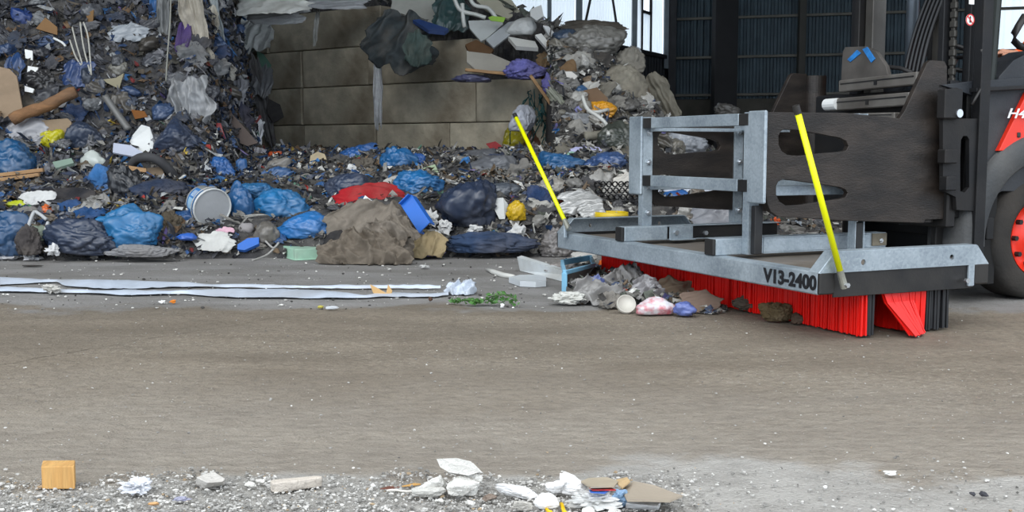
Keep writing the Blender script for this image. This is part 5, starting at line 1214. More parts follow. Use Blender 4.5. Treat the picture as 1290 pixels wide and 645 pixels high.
board([(684, 32), (691, 33), (708, 52), (718, 78), (704, 66)], .05, paint((190, 192, 192)), 'long white foam board, right of the leaning pair', 'foam board', 'foam_board', Y=15.0, push=.15, tilt=-30)
board([(668, 12), (682, 6), (685, 20), (676, 26), (668, 20)], .05, paint((178, 180, 178)), 'pale upright slab at the skyline of the heap', 'slab', 'pale_slab', Y=15.2, push=.1)
bag(660, 36, 32, 22, (186, 188, 186), 'pale round casing behind the foam boards', 'casing', 'white_casing', m=paint((182, 184, 182)), wr=.3, Y=15.4)
board([(586, 56), (600, 50), (622, 62), (618, 68), (590, 64)], .05, card((92, 68, 46)), 'dark brown board under the white casings', 'board', 'brown_board', Y=15.5, push=.15, tilt=-40)
board([(588, 64), (606, 62), (648, 80), (640, 90), (600, 88), (588, 78)], .03, paint((168, 164, 154)), 'pale grey panel lying on the third course of the wall', 'panel', 'grey_board', Y=15.3, push=.15, tilt=-50)
def planks():
    for a, b, Y, lb in (((586, 88), (688, 98), 15.0, 'long pale timber lath lying on the third course of the wall'), ((668, 95), (700, 140), 14.4, 'grey-brown lath slanting down past the wall end')):
        p, q = at(*a, Y), at(*b, Y); d = q - p; L = np.linalg.norm(d); d /= L
        mb = MB(); mb.box((p + q) / 2, d, (0, 1, 0), np.cross(d, (0, 1, 0)), L / 2, .05, .02, .004); tag(mb.make('timber_lath', WOOD), lb, 'lath')
planks()
bag(596, 100, 46, 10, (84, 86, 120), 'thin lilac film roll on the third course of the wall', 'plastic film', 'film_roll', Y=15.2, sub=4, wr=1.5)
bag(660, 90, 48, 24, (104, 104, 168), 'lilac cloth lying on the wall end, left part', 'cloth', 'lilac_cloth', m=cloth((110, 110, 172)), Y=14.9, wr=1.8)
bag(700, 104, 30, 42, (108, 106, 172), 'lilac cloth bundle sliding off the wall end', 'cloth', 'lilac_cloth', m=cloth((112, 110, 176)), Y=14.5, wr=1.8, ry=20)
bag(726, 140, 20, 18, (140, 142, 196), 'small pale lilac cloth below the lilac bundle', 'cloth', 'lilac_cloth', m=cloth((146, 148, 198)), sub=4, wr=1.8)
rag(686, 75, 20, 16, (110, 90, 66), 'small brown cloth beside the foam boards', 'cloth', 'rag', Y=14.9)
def net():
    rs = np.random.RandomState(9); mb = MB(); P = place(686, 150); Y = P[1] - .12
    for k in range(26):
        u, v = rs.uniform(664, 704), rs.uniform(108, 140); pts = [at(u, v, Y + rs.uniform(-.08, .08))]
        for j in range(6): u += rs.uniform(-7, 7); v += rs.uniform(2, 13); v = min(v, 184); pts.append(at(u, v, Y + rs.uniform(-.1, .08)))
        mb.tube(pts, .009, 5)
    tag(mb.make('tangled_net', mat((34, 84, 84), .6, 0, .4, 30), None, True), 'tangle of dark green netting at the right end of the wall', 'net', None, 'stuff')
net()
bag(744, 56, 70, 40, (120, 118, 112), 'large grey film bag near the top of the right mound', wr=1.2)
bag(712, 48, 30, 20, (60, 74, 92), 'slate-blue bag behind the leaning foam boards', sub=4)
rag(745, 36, 74, 20, (70, 66, 60), 'dark matted cloth along the skyline of the right mound', 'cloth', 'rag', tilt=-30, ang=10)
bag(784, 112, 62, 44, (128, 124, 112), 'big tan-grey sack on the right mound', 'sack', 'woven_sack', m=cloth((136, 131, 118)), wr=.8, push=.15)
bag(792, 82, 40, 34, (134, 130, 120), 'smaller tan sack above the big one', 'sack', 'woven_sack', m=cloth((134, 130, 120)), wr=1.3)
bag(800, 66, 14, 14, (150, 152, 152), 'pale film tuft at the peak of the right mound slope', sub=4, wr=1.5)
hang(815, 96, 846, 152, 30, (110, 106, 94), 'long grey-brown mat hanging down the right edge of the mound', 'mat', 'floor_mat', m=cloth((122, 118, 106)), push=.2)
bag(757, 140, 38, 20, (214, 150, 26), 'orange-yellow bag in the middle of the right mound', wr=1.3)
tubes([[(732, 122), (738, 138), (752, 148), (762, 158), (764, 170)], [(738, 141), (750, 142), (764, 139)]], .022, paint((202, 202, 196)), 'white bent hoses in the middle of the right mound', 'hose', 'hose_tangle', push=.25)
board([(735, 114), (752, 110), (766, 124), (760, 138), (742, 134)], .03, card((112, 90, 70)), 'brown cardboard above the orange-yellow bag', 'cardboard', 'cardboard_sheet', push=.15)
bag(716, 92, 20, 26, (104, 80, 58), 'brown curled cardboard beside the lilac bundle', 'cardboard', 'cardboard_roll', m=card((118, 94, 68)), wr=.6, sub=4)
board([(712, 90), (720, 90), (728, 96), (724, 100), (714, 97)], .02, paint((190, 186, 180)), 'small white plate beside the curled cardboard', 'plate', 'white_plate', push=.22)
bag(732, 116, 14, 14, (50, 84, 120), 'small blue box-like bag in the right mound', sub=4, wr=.5)
rag(746, 76, 44, 22, (64, 62, 60), 'dark rag below the large grey film bag', 'cloth', 'rag')
rag(720, 152, 40, 20, (126, 128, 130), 'clear crumpled film on the right mound', 'plastic film', 'plastic_sheet', m=film((136, 138, 140), .2))
hang(690, 112, 712, 140, 14, (112, 114, 100), 'grey-green plastic trough piece by the netting', 'plastic shard', 'plastic_shard', m=paint((118, 120, 106)))
tubes([[(735, 172), (755, 170), (775, 164), (788, 158)]], .05, cloth((134, 130, 118)), 'rolled grey textile lying across the right mound', 'textile roll', 'textile_roll', push=.2)
bag(776, 180, 50, 34, (62, 66, 60), 'dark olive bag behind the frame of the sweeper', wr=1.0)
rag(800, 120, 22, 50, (90, 86, 78), 'dark grey-brown cloth right of the big tan-grey sack', 'cloth', 'rag', push=.1)
bag(724, 198, 26, 10, (150, 190, 170), 'small mint-green wrapper between the two blue bags', 'wrapper', 'plastic_wrapper', sub=4)
rag(738, 190, 34, 10, (176, 176, 208), 'pale lilac film scrap above the two blue bags', 'plastic film', 'plastic_scrap', m=film((176, 176, 210)))
# behind the sweeper
bag(860, 182, 56, 30, (140, 144, 150), 'pale grey bag seen through the frame of the sweeper', wr=.9, push=.2)
rag(862, 241, 76, 16, (190, 196, 206), 'white sheet with a blue edge behind the lower rail', 'plastic sheet', 'plastic_sheet', tilt=-35, push=.2, ang=15)
bag(846, 245, 30, 12, (44, 96, 160), 'small blue bag under the white sheet', sub=4, push=.25)
rag(900, 274, 66, 30, (120, 122, 128), 'grey translucent film behind the cross tubes', 'plastic film', 'plastic_sheet', m=film((126, 128, 134)), tilt=-35, push=.2)
bag(915, 140, 34, 14, (120, 116, 110), 'grey scrap clump on the far floor by the dark column', 'clump', 'matted_clump', Y=22, wr=1.8, sub=4)
crum(975, 280, 16, 12, (200, 90, 50), 'orange-red wrapper under the clamp arm', 'wrapper', 'plastic_wrapper', amt=.6)
crum(1030, 284, 22, 16, (206, 176, 172), 'pale pink wrapper under the clamp arm', 'wrapper', 'plastic_wrapper', amt=.6)
crum(998, 282, 24, 14, (170, 180, 190), 'pale blue-grey wrapper between the coloured ones', 'wrapper', 'plastic_wrapper', amt=.6)
# --- floor items in front
def slab():
    a, b = ground(652, 338), ground(746, 362); 
    A, B = ground(655, 341), ground(718, 357); Dn = np.array([.03, .06, 0]); V_ = [A, B, B + Dn, A + Dn, A + ZV * .095 - np.array([.02, 0, 0]), B + ZV * .045 + np.array([.05, .02, 0]), B + Dn + ZV * .05 + np.array([.05, .02, 0]), A + Dn + ZV * .10 - np.array([.02, 0, 0])]
    r_ = mk('foam_slab', V_, [(3, 2, 1, 0), (4, 5, 6, 7), (0, 1, 5, 4), (1, 2, 6, 5), (2, 3, 7, 6), (3, 0, 4, 7)], mat((206, 212, 214), .7, 0, .1, 8, .15, 40, dirt=(150, 146, 138), dirt_amt=.6)); tag(r_, 'long white foam slab lying at the front left of the sweeper', 'foam slab')
def _prism(base, h, top=None):
    base = np.array(base); n = len(base); t = (np.array(top) if top is not None else base) + ZV * h; V_ = np.vstack([base, t])
    return V_, [tuple(range(n))[::-1], tuple(range(n, 2 * n))] + [(i, (i + 1) % n, n + (i + 1) % n, n + i) for i in range(n)]
slab()
def frame_box():
    P = [ground(711, 367), ground(748, 356), ground(744, 345), ground(708, 352)]
    r_ = empty('box_remnant', np.mean(P, 0)); tag(r_, 'light blue edged box frame standing against the white foam slab', 'box'); LB = paint((130, 186, 216))
    mb = MB(); h = .11
    mb.box(P[0] + ZV * h / 2, (1, 0, 0), (0, 1, 0), ZV, .016, .014, h / 2, .002)
    def side(a, b, z, hh, m=None):
        d = b - a; L = np.linalg.norm(d); d = d / L; mb.box((a + b) / 2 + ZV * z, d, np.cross(ZV, d), ZV, L / 2, .010, hh, .002)
    side(P[0], P[1], h, .012); side(P[0], P[3], h, .018); side(P[1], P[2], h, .014); side(P[2], P[3], h, .018); mb.make('edge_strip', LB, r_)
    mb = MB(); side(P[0], P[1], h / 2, h / 2 - .012); side(P[1], P[2], h / 2, h / 2 - .012); mb.make('interior_shade', mat((70, 66, 64), .8), r_)['label'] = 'dark sheet painting the shaded box interior'  # dark sheets stand in for shade inside the open box
frame_box()
def gutter():
    pts = [(641, 352), (650, 349.5), (668, 348.5), (684, 350), (690, 353), (686, 359), (668, 361), (650, 359.5)]
    v, f = _prism([ground(u, v + 3) for u, v in [(641, 353), (655, 350), (675, 349.5), (688, 352), (688, 358), (675, 359), (655, 358)]], .035); tag(mk('plastic_tray', v, f, paint((204, 210, 214))), 'low white plastic tray left of the foam slab', 'tray')
    mb = MB(); Q = [ground(u, v) + ZV * .012 for u, v in ((613, 341), (622, 345), (634, 349), (648, 351))]; mb.tube(Q, [.010, .018, .018, .014], 10); tag(mb.make('plastic_strip', paint((214, 214, 208)), None, True), 'white plastic strip leading to the low white tray', 'strip')
gutter()
crum(716, 375, 46, 17, (206, 206, 200), 'white crumpled sheet on the floor below the foam slab', 'sheet', 'crumpled_sheet', Y=6.45, amt=.5, sub=4)
G = lambda u, v, z: ground(u, v)[1]
def heaped(u, v, w, h, base, col, label, cat, name, ang=40, tilt=-55, m=None, zl=.02, depth=.25):
    """crumpled sheet lying on the pushed pile; base is the pixel row where the pile under it meets the floor"""
    Y = ground(u, base)[1]; P = at(u, v, Y); s = F / Y; c = abs(math.cos(math.radians(tilt)))
    vv, ff = cloth_shape(w / s, h / s / max(c, .35), sd(), depth * h / s / .5, ang, 34, .45, 2.8, .003, .4)
    vv = rot(vv, tilt, 0, 0) + P; vv[:, 2] = np.maximum(vv[:, 2], .004)
    return tag(mk(name, vv, ff, m or film(col), None, True), label, cat)
heaped(750, 366, 66, 32, 382, (140, 138, 136), 'grey clear film sheet pushed up by the broom beside the blue edged frame', 'plastic film', 'plastic_sheet')
heaped(748, 361, 26, 24, 378, (124, 136, 190), 'lilac blue crumpled cloth on the pushed pile', 'cloth', 'rag', m=cloth((134, 146, 196)), tilt=-35)
heaped(795, 352, 62, 34, 372, (122, 120, 118), 'grey torn film sheet in the middle of the pushed pile', 'plastic film', 'plastic_sheet', ang=110)
heaped(815, 362, 46, 22, 380, (150, 148, 150), 'pale torn film scrap above the printed bag', 'plastic film', 'plastic_scrap', ang=20)
heaped(772, 376, 34, 16, 388, (110, 108, 104), 'grey crumpled paper left of the round white cover', 'paper', 'crumpled_paper', m=card((128, 124, 118)), ang=70)
def lid():
    c = at(789, 383, ground(789, 394)[1]); n = 30; V_ = []; nn = np.array([.1, -.85, .5]); nn /= np.linalg.norm(nn); e = np.cross(ZV, nn); e /= np.linalg.norm(e); g = np.cross(nn, e); R = .050
    prof = [(R, -.012), (R, .006), (R * .93, .008), (R * .90, -.002), (.0005, -.004)]
    for r, z in prof: V_ += [c + (e * math.cos(a) + g * math.sin(a)) * r + nn * z for a in np.arange(n) * 2 * math.pi / n]
    o = mk('jar_cover', V_, [(j * n + i, j * n + (i + 1) % n, (j + 1) * n + (i + 1) % n, (j + 1) * n + i) for j in range(4) for i in range(n)], paint((196, 192, 182)), None, True)
    tag(o, 'round white lid leaning against the pushed pile', 'lid')
lid()
o = bag(828, 388, 52, 18, (212, 208, 212), 'white plastic bag with red print lying in front of the broom', wr=.6, Y=6.05, push=0, m=mat((216, 214, 218), .4, 0, .08, 55, .4, 30, dirt=(190, 60, 76), dirt_amt=.85), sub=4, d=.5)
bag(863, 390, 30, 18, (96, 112, 176), 'blue violet crumpled film right of the printed bag', 'plastic film', 'plastic_scrap', wr=1.6, Y=6.0, push=0, sub=4)
rag(883, 381, 46, 24, (128, 108, 96), 'brown dirty cardboard in front of the red bristles', 'cardboard', 'cardboard_sheet', m=card((128, 110, 98)), Y=6.0, tilt=-50, push=0, depth=.1, ang=20)
rag(846, 366, 58, 28, (136, 118, 96), 'curled brown cardboard standing behind the printed bag', 'cardboard', 'cardboard_sheet', m=card((132, 116, 98)), Y=6.25, tilt=-45, push=0, depth=.25, ang=30)
board([(806, 352), (826, 349), (834, 364), (820, 368)], .03, card((170, 160, 158)), 'small torn carton on the pushed pile', 'carton', 'carton', Y=6.35, push=0, tilt=-30)
bag(765, 333, 26, 12, (206, 96, 30), 'orange peel-like scrap under the front beam', 'scrap', 'orange_scrap', Y=7.0, push=0, sub=4, wr=1.4)
bag(862, 352, 44, 22, (56, 50, 46), 'dark rotten clump beside the red bristles', 'clump', 'matted_clump', Y=6.3, push=0, m=cloth((58, 52, 46)), wr=1.8)
bag(778, 345, 40, 18, (100, 92, 84), 'brown matted clump under the front beam', 'clump', 'matted_clump', Y=6.9, push=0, m=cloth((104, 96, 86)), wr=1.8)
bag(936, 378, 44, 18, (88, 80, 68), 'low heap of swept dirt in front of the bristles', 'dirt', 'dirt_clump', Y=5.72, push=.16, m=cloth((88, 80, 70)), wr=1.6, d=.6)
bag(970, 390, 42, 22, (98, 84, 58), 'brown matted sod in front of the red bristles', 'sod', 'matted_sod', Y=5.36, push=.13, m=cloth((92, 78, 54)), wr=1.8, d=.6)
bag(1000, 399, 20, 12, (84, 68, 56), 'small brown clod right of the matted sod', 'clod', 'dirt_clod', Y=5.2, push=.09, m=cloth((80, 64, 52)), wr=1.8, sub=4)
bag(712, 340, 50, 16, (150, 144, 140), 'torn grey film between the foam slab and the sweeper corner', 'plastic film', 'plastic_scrap', Y=7.35, push=0, wr=1.7)
bag(700, 310, 44, 36, (124, 120, 118), 'grey film bunched at the left corner of the sweeper', 'plastic film', 'plastic_sheet', wr=1.7, push=.1)
bag(735, 325, 34, 14, (196, 194, 188), 'white crumpled bag just under the front beam', Y=7.3, push=0, wr=1.5, sub=4)
# swept loose bits along the broom
def swept():
    rs = np.random.RandomState(31); V_ = []; Fc = []; N = 0
    for k in range(3200):
        t = rs.rand(); u = 712 + 200 * t; v = 356 + 36 * t ** .8 + rs.normal(0, 9) - 4; v = min(v, 391 + 4 * math.sin(u * .1))
        g = ground(u, v); s = rs.uniform(.006, .028); n_ = rs.normal(0, 1, 3); n_[2] = abs(n_[2]) + .5; n_ /= np.linalg.norm(n_); a = np.cross(n_, rs.normal(0, 1, 3)); a /= np.linalg.norm(a); b = np.cross(n_, a)
        c = g + ZV * rs.uniform(.003, .13) * max(0, 1 - 1.6 * abs(t - .35)) * rs.rand(); gp = np.array([(-1, -1), (1, -1), (1, 1), (-1, 1), (0, 0)]) + rs.normal(0, .2, (5, 2))
        pv = c + gp[:, :1] * a * s + gp[:, 1:] * b * s * rs.uniform(.3, 1) + n_ * np.array([[0], [0], [0], [0], [.4 * s]]); pv[:, 2] = np.maximum(pv[:, 2], .001)
        V_.append(pv); Fc += [(N, N + 1, N + 4), (N + 1, N + 2, N + 4), (N + 2, N + 3, N + 4), (N + 3, N, N + 4)]; N += 5
    tag(mk('swept_litter', np.vstack(V_), Fc, ramp_mat('swept_litter', PALE, .8)), 'small grey and brown litter pushed together along the broom', 'litter', None, 'stuff')
swept()
# barrier film lying across the floor
def film_strip(top, bot, label, seed, z=.02):
    us = np.linspace(top[0][0], top[-1][0], 160); tv = np.interp(us, [p[0] for p in top], [p[1] for p in top]); bv = np.interp(us, [p[0] for p in bot], [p[1] for p in bot])
    V_ = []; nb = 7
    for i, u in enumerate(us):
        a, b = ground(u, tv[i]), ground(u, max(bv[i], tv[i] + .5))
        for j in range(nb):
            t = j / (nb - 1); p = a + (b - a) * t; V_.append(p + ZV * (.004 + z * math.sin(t * math.pi) * (.4 + .6 * float(vn(np.array([[u * .03, t * 2, seed]]), 3)[0])) + .006 * float(ridge(np.array([[u * .06, t * 3.0, seed]]), 5)[0])))
    return V_, [(i * nb + j, i * nb + j + 1, (i + 1) * nb + j + 1, (i + 1) * nb + j) for i in range(159) for j in range(nb - 1)]
FM = mat((196, 206, 220), .45, 0, .12, 6, .25, 30, dirt=(150, 148, 146), dirt_amt=.45, name='barrier_film')
v, f = film_strip([(-6, 350.5), (71, 355), (80, 354), (150, 354), (217, 357.5), (255, 360.5), (316, 362), (400, 363), (467, 363.5), (555, 364)], [(-6, 360), (71, 356), (80, 361), (120, 364.5), (160, 365), (217, 363), (255, 362.5), (316, 363.5), (400, 364.5), (467, 364.5), (555, 365)], '', 1)
tag(mk('plastic_film_strip', v, f, FM, None, True), 'long pale blue film strip across the floor, the strip nearer the bank', 'plastic strip')
v, f = film_strip([(-6, 363), (56, 367), (80, 368.5), (118, 368.5), (160, 367), (190, 367.5), (229, 370.3), (262, 367), (290, 365.5), (320, 366), (360, 366), (420, 368), (460, 375), (480, 370), (495, 371), (545, 373.5), (565, 371)], [(-6, 368.5), (56, 369.5), (80, 370), (118, 371), (160, 373.5), (229, 371.3), (290, 376), (320, 376.5), (360, 376.5), (440, 377), (460, 376.5), (480, 375), (495, 375), (545, 375.5), (565, 373)], '', 2)
o = mk('plastic_film_strip', v, f, FM, None, True); tag(o, 'long pale blue film strip across the floor, the strip nearer the drive lane', 'plastic strip')
P = ground(582, 371); vv, ff = cloth_shape(.19, .13, 991, .05, 60, 24, .4, 2.5, .003); vv = rot(vv, -50, -15, 0) + P + ZV * .045; vv[:, 2] = np.maximum(vv[:, 2], .002); mk('crumpled_end', vv, ff, FM, o, True)
# little things on the floor
def fl(u, v, w, h, col, label, cat, name, amt=.6, d=.8, sub=3):
    g = ground(u, v + h / 2); s = F / g[1]; vv, ff = crumple_shape(w / s, w / s * d, h / s * 1.1, sd(), sub, amt); vv[:, 2] -= vv[:, 2].min(); vv[:, 2] *= h / s / max(np.ptp(vv[:, 2]), 1e-4)
    return tag(mk(name, vv + g + ZV * .001, ff, col if not isinstance(col, tuple) else card(col)), label, cat)
WP = mat((232, 232, 230), .7, 0, .1, 20, .2, 60)
fl(66, 364, 22, 14, (196, 194, 188), 'white crumpled paper lying on the film strips', 'paper', 'crumpled_paper', .9)
fl(204, 380, 10, 5, WP, 'white and orange wrapper piece on the drive lane edge, left one', 'wrapper', 'sweet_wrapper', .9)
fl(218, 380, 9, 5, (230, 140, 50), 'orange wrapper piece on the drive lane edge, right one', 'wrapper', 'sweet_wrapper', .9)
fl(404, 387, 9, 4, (190, 180, 90), 'small yellowish chip at the drive lane edge', 'chip', 'plastic_chip')
fl(418, 388, 18, 5, (196, 200, 204), 'thin white sliver at the drive lane edge', 'sliver', 'plastic_sliver', .3, .3)
fl(443, 328, 9, 7, (190, 180, 160), 'pale chip in front of the slumped tarpaulin', 'chip', 'plastic_chip')
fl(535, 336, 14, 5, (200, 200, 198), 'white and dark scrap on the open floor', 'scrap', 'paper_scrap', .9)
fl(542, 377, 6, 6, (90, 66, 54), 'small dark brown clod below the film end', 'clod', 'dirt_clod')
fl(40, 335, 30, 2, (52, 50, 50), 'flat dark strip on the floor by the left tissues', 'strip', 'dark_strip', .3, .3)
fl(633, 385, 6, 6, WP, 'white pebble beside the green sprig', 'pebble', 'white_pebble')
def tent():
    for pts, lb in (([(466, 358), (474, 362), (490, 371), (478, 373), (470, 369)], 'folded tan cardboard on the film strip, left half'), ([(489, 358), (494, 366), (493, 372), (486, 371)], 'folded tan cardboard on the film strip, right half')):
        board(pts, .006, card((196, 160, 110)), lb, 'cardboard', 'folded_card', Y=ground(480, 373)[1], push=0, tilt=-20)
tent()
# green sprigs
def sprig(u0, v0, u1, v1, n, hgt, label, seed):
    rs = np.random.RandomState(seed); a, b = ground(u0, v0), ground(u1, v1); mb = MB(); pts = [a + (b - a) * t + ZV * (.008 + hgt * math.sin(t * 2.6)) for t in np.linspace(0, 1, 8)]
    r_ = empty('green_sprig', (a + b) / 2); tag(r_, label, 'sprig'); mb.tube(pts, .003, 6); mb.make('stem', mat((70, 96, 50), .7), r_)
    V_ = []; Fc = []; N = 0
    for k in range(n):
        t = rs.rand(); c = a + (b - a) * t + ZV * (.01 + hgt * math.sin(t * 2.6) * rs.rand() * 1.2); d = rs.normal(0, 1, 3); d[2] = abs(d[2]) * .4; d /= np.linalg.norm(d); e = np.cross(d, rs.normal(0, 1, 3)); e /= np.linalg.norm(e); L = rs.uniform(.015, .04); w = L * .3; q = np.cross(d, e)
        V_ += [c, c + d * L * .5 + e * w + q * .003, c + d * L, c + d * L * .5 - e * w + q * .003]; Fc.append((N, N + 1, N + 2, N + 3)); N += 4
    V_ = np.array(V_); V_[:, 2] = np.maximum(V_[:, 2], .002)
    mk('leaves', V_, Fc, mat((76, 122, 58), .6, 0, .4, 30), r_)
sprig(568, 383, 606, 386, 70, .02, 'small green leafy sprig on the floor, left of the pair', 1)
sprig(604, 384, 652, 387, 110, .055, 'larger green leafy sprig on the floor, right of the pair', 2)
# --- foreground rubble on the gravel
def rockmat(c): return mat(c, .9, 0, .18, 18, .5, 70, dirt=(168, 164, 158), dirt_amt=.4, name='plaster')
def wblock():
    a, b, c = ground(53, 616.5), ground(94.5, 616), ground(96, 613); h = .058
    d1 = b - a; d1[2] = 0; back = np.array([-.019, .055, 0]); base = [a, b, b + back, a + back]
    v, f = _prism(base, h); m_ = mat((204, 160, 98), .75, 0, .2, 30, .25, 60, stretch=(6, 1, .5), dirt=(170, 120, 60), dirt_amt=.4, name='sawn_wood')
    o = mk('wood_block', v, f, m_); md = o.modifiers.new('b', 'BEVEL'); md.width = .002; md.segments = 2; tag(o, 'small sawn yellow wood block on the gravel', 'wood block')
wblock()
def rock(name, pts, u, v, w, h, m, label, cat, amt=.35, d=.8, rz=0, sub=3, ang=0):
    g = ground(u, v + h / 2); s = F / g[1]; vv, ff = (lump_shape(w / s, w / s * d, h / s, sd()) if amt < .7 else crumple_shape(w / s, w / s * d, h / s, sd(), sub, amt)); vv = rot(vv, 0, ang, rz); vv[:, 2] -= vv[:, 2].min(); vv[:, 0] *= (w / s) / np.ptp(vv[:, 0]); vv[:, 2] *= (h / s) / np.ptp(vv[:, 2]) * .93
    return tag(mk(name, vv + g + ZV * .0, ff, m), label, cat)
rock('foil_lump', 0, 171, 611, 43, 24, mat((214, 216, 222), .5, 0, .15, 30, .5, 60), 'white crumpled foil lump right of the wood block', 'foil lump', .8, .7, sub=4)
def chunk(pix_base, pix_top, h, m, name, label, cat):
    base = [ground(u, v) for u, v in pix_base]; top = [on_plane(u, v, (0, 0, h), (0, 0, 1)) for u, v in pix_top]; n = len(base)
    V_ = np.vstack([base, top]); F_ = [tuple(range(n))[::-1], tuple(range(n, 2 * n))] + [(i, (i + 1) % n, n + (i + 1) % n, n + i) for i in range(n)]
    o = mk(name, V_, F_, m); md = o.modifiers.new('b', 'BEVEL'); md.width = .0025; md.segments = 2; return tag(o, label, cat)
chunk([(246, 611), (258, 616), (282, 612), (287, 609), (270, 602), (250, 604)], [(247, 601), (261, 608), (280, 607), (284, 603), (270, 594), (258, 597)], .028, rockmat((206, 202, 196)), 'plaster_chunk', 'angular pale plaster chunk with a pointed top', 'plaster chunk')
rock('plaster_bit', 0, 315, 610, 16, 8, rockmat((220, 218, 212)), 'small white plaster bit left of the pale rod piece, front one', 'plaster bit', .4)
rock('plaster_bit', 0, 328, 606, 13, 7, rockmat((216, 214, 208)), 'small white plaster bit left of the pale rod piece, rear one', 'plaster bit', .4)
chunk([(341, 619), (347, 621.5), (405, 613), (406, 609), (398, 607), (342, 613)], [(340, 606), (345, 609), (405, 602), (406, 600), (400, 599), (343, 604)], .026, rockmat((206, 196, 184)), 'stone_bar', 'long pale stone bar lying on the gravel', 'stone bar')
# lump of concrete with a hole and a flat plate on top
def holed():
    r_ = empty('concrete_lump', ground(580, 628)); tag(r_, 'jagged white concrete lump with a hole through it', 'concrete lump')
    m_ = rockmat((226, 224, 218)); Yb = ground(580, 625)[1]
    def blob(u, v, w, h, name, d=.9, amt=.35, dy=0, ang=0):
        c = at(u, v, Yb + dy); s = F / c[1]; vv, ff = lump_shape(w / s, w / s * d, h / s, sd()); vv = rot(vv, 0, ang, 0) + c; vv[:, 2] = np.maximum(vv[:, 2], .001); return mk(name, vv, ff, m_, r_, False)
    blob(576, 616, 40, 26, 'front_lobe', .7, .35, -.02); blob(554, 609, 22, 24, 'left_lobe', .8, .3, .01); blob(595, 607, 28, 34, 'right_lobe', .9, .3, .02, 20)
    v = []; top = [(553, 580), (575, 579), (592, 583), (602, 593), (590, 597), (566, 593), (556, 587)]
    fr = [at(u, v_, Yb - .02) for u, v_ in top]; bk = [at(u + 3, v_ + 2, Yb + .07) for u, v_ in top]; lo = [p - ZV * .014 for p in fr]; lb = [p - ZV * .014 for p in bk]; n = len(top)
    V_ = np.vstack([fr, bk]); o = mk('top_plate', V_, [tuple(range(n)), tuple(range(n, 2 * n))[::-1]] + [(i, (i + 1) % n, n + (i + 1) % n, n + i) for i in range(n)], m_, r_); o.modifiers.new('b', 'BEVEL').width = .004
holed()
rock('plaster_slab', 0, 540, 618, 46, 16, rockmat((196, 194, 188)), 'flat grey plaster slab leaning left of the holed lump', 'plaster slab', .3, .5)
def stick(a, b, r, m, label, name='thin_stick', cat='stick'):
    mb = MB(); p, q = ground(*a) + ZV * r * 1.2, ground(*b) + ZV * r * 1.2; mb.tube([p + (q - p) * t + ZV * .002 * math.sin(t * 7) for t in np.linspace(0, 1, 7)], r, 8); tag(mb.make(name, m, None, True), label, cat)
stick((487, 620), (526, 620), .003, paint((226, 222, 212)), 'thin white stick on the gravel left of the holed lump')
chunk([(505, 614), (520, 613), (531, 611), (522, 610)], [(505, 612), (520, 611), (531, 609), (522, 608)], .004, card((206, 160, 96)), 'wood_chip', 'thin orange-brown wood chip behind the white stick', 'wood chip')
chunk([(478, 617), (495, 617), (505, 615), (490, 614)], [(478, 615), (495, 615), (505, 613), (490, 612)], .003, card((110, 70, 60)), 'wood_chip', 'thin dark brown wood chip left of the white stick', 'wood chip')
# rubble cluster
FO = mat((232, 232, 232), .6, 0, .08, 14, .3, 50, name='white_foam')
rock('foam_lump', 0, 655, 616, 56, 22, FO, 'white curved foam lump, leftmost of the rubble cluster', 'foam lump', .4, .5, sub=4, ang=12)
rock('foam_lump', 0, 690, 630, 34, 24, FO, 'white foam lump standing in front of the knobbly pieces', 'foam lump', .45, .6, sub=4)
rock('stone', 0, 658, 634, 28, 18, rockmat((200, 196, 188)), 'round grey stone under the curved foam lump', 'stone', .2, .8)
rock('knobbly_lump', 0, 699, 612, 28, 24, FO, 'white knobbly lump, shorter of the two upright ones', 'foam lump', .6, .6, sub=4, ang=25)
rock('knobbly_lump', 0, 720, 608, 38, 30, FO, 'white knobbly lump, taller of the two upright ones', 'foam lump', .6, .6, sub=4, ang=30)
fl(750, 628, 74, 24, film((206, 206, 204)), 'clear crumpled plastic film in the rubble cluster', 'plastic film', 'crumpled_film', .7, .6, 4)
fl(781, 628, 26, 26, film((126, 156, 186)), 'pale blue crumpled film right of the clear film', 'plastic film', 'crumpled_film', .7, .6, 4)
def gsheet(pts, h, m, label, cat, name, th=.004):
    top = [on_plane(u, v, (0, 0, h + k * .006), (0, 0, 1)) for k, (u, v) in enumerate(pts)]; t = np.array(top); V_ = np.vstack([t, t - ZV * th]); n = len(pts)
    tag(mk(name, V_, [tuple(range(n)), tuple(range(n, 2 * n))[::-1]] + [(i, (i + 1) % n, n + (i + 1) % n, n + i) for i in range(n)], m), label, cat)
gsheet([(732, 606), (742, 602), (765, 601), (779, 606), (774, 612), (744, 613)], .03, card((180, 168, 148)), 'grey-brown card flap at the back of the rubble cluster', 'cardboard', 'cardboard_flap')
gsheet([(776, 604), (790, 601), (794, 606), (784, 614), (779, 610)], .028, card((206, 178, 136)), 'small tan card piece behind the blue film', 'cardboard', 'cardboard_flap')
gsheet([(782, 614), (798, 606), (824, 611), (850, 621), (860, 624), (844, 631), (816, 630), (790, 630)], .012, card((176, 164, 148)), 'large grey-brown card sheet, right end of the rubble cluster', 'cardboard', 'cardboard_sheet')
gsheet([(742, 614), (770, 614), (776, 617), (746, 617)], .034, mat((200, 60, 60), .5), 'thin red strip between card flap and film', 'strip', 'red_strip', .002)
gsheet([(742, 617), (768, 617), (762, 621), (744, 620)], .036, mat((50, 100, 190), .5), 'thin blue strip under the red one', 'strip', 'blue_strip', .002)
chunk([(788, 641), (830, 643), (832, 637), (790, 634)], [(788, 634), (828, 638), (833, 633), (792, 630)], .018, FO, 'foam_slab', 'small white foam slab in front of the large card sheet', 'foam slab')
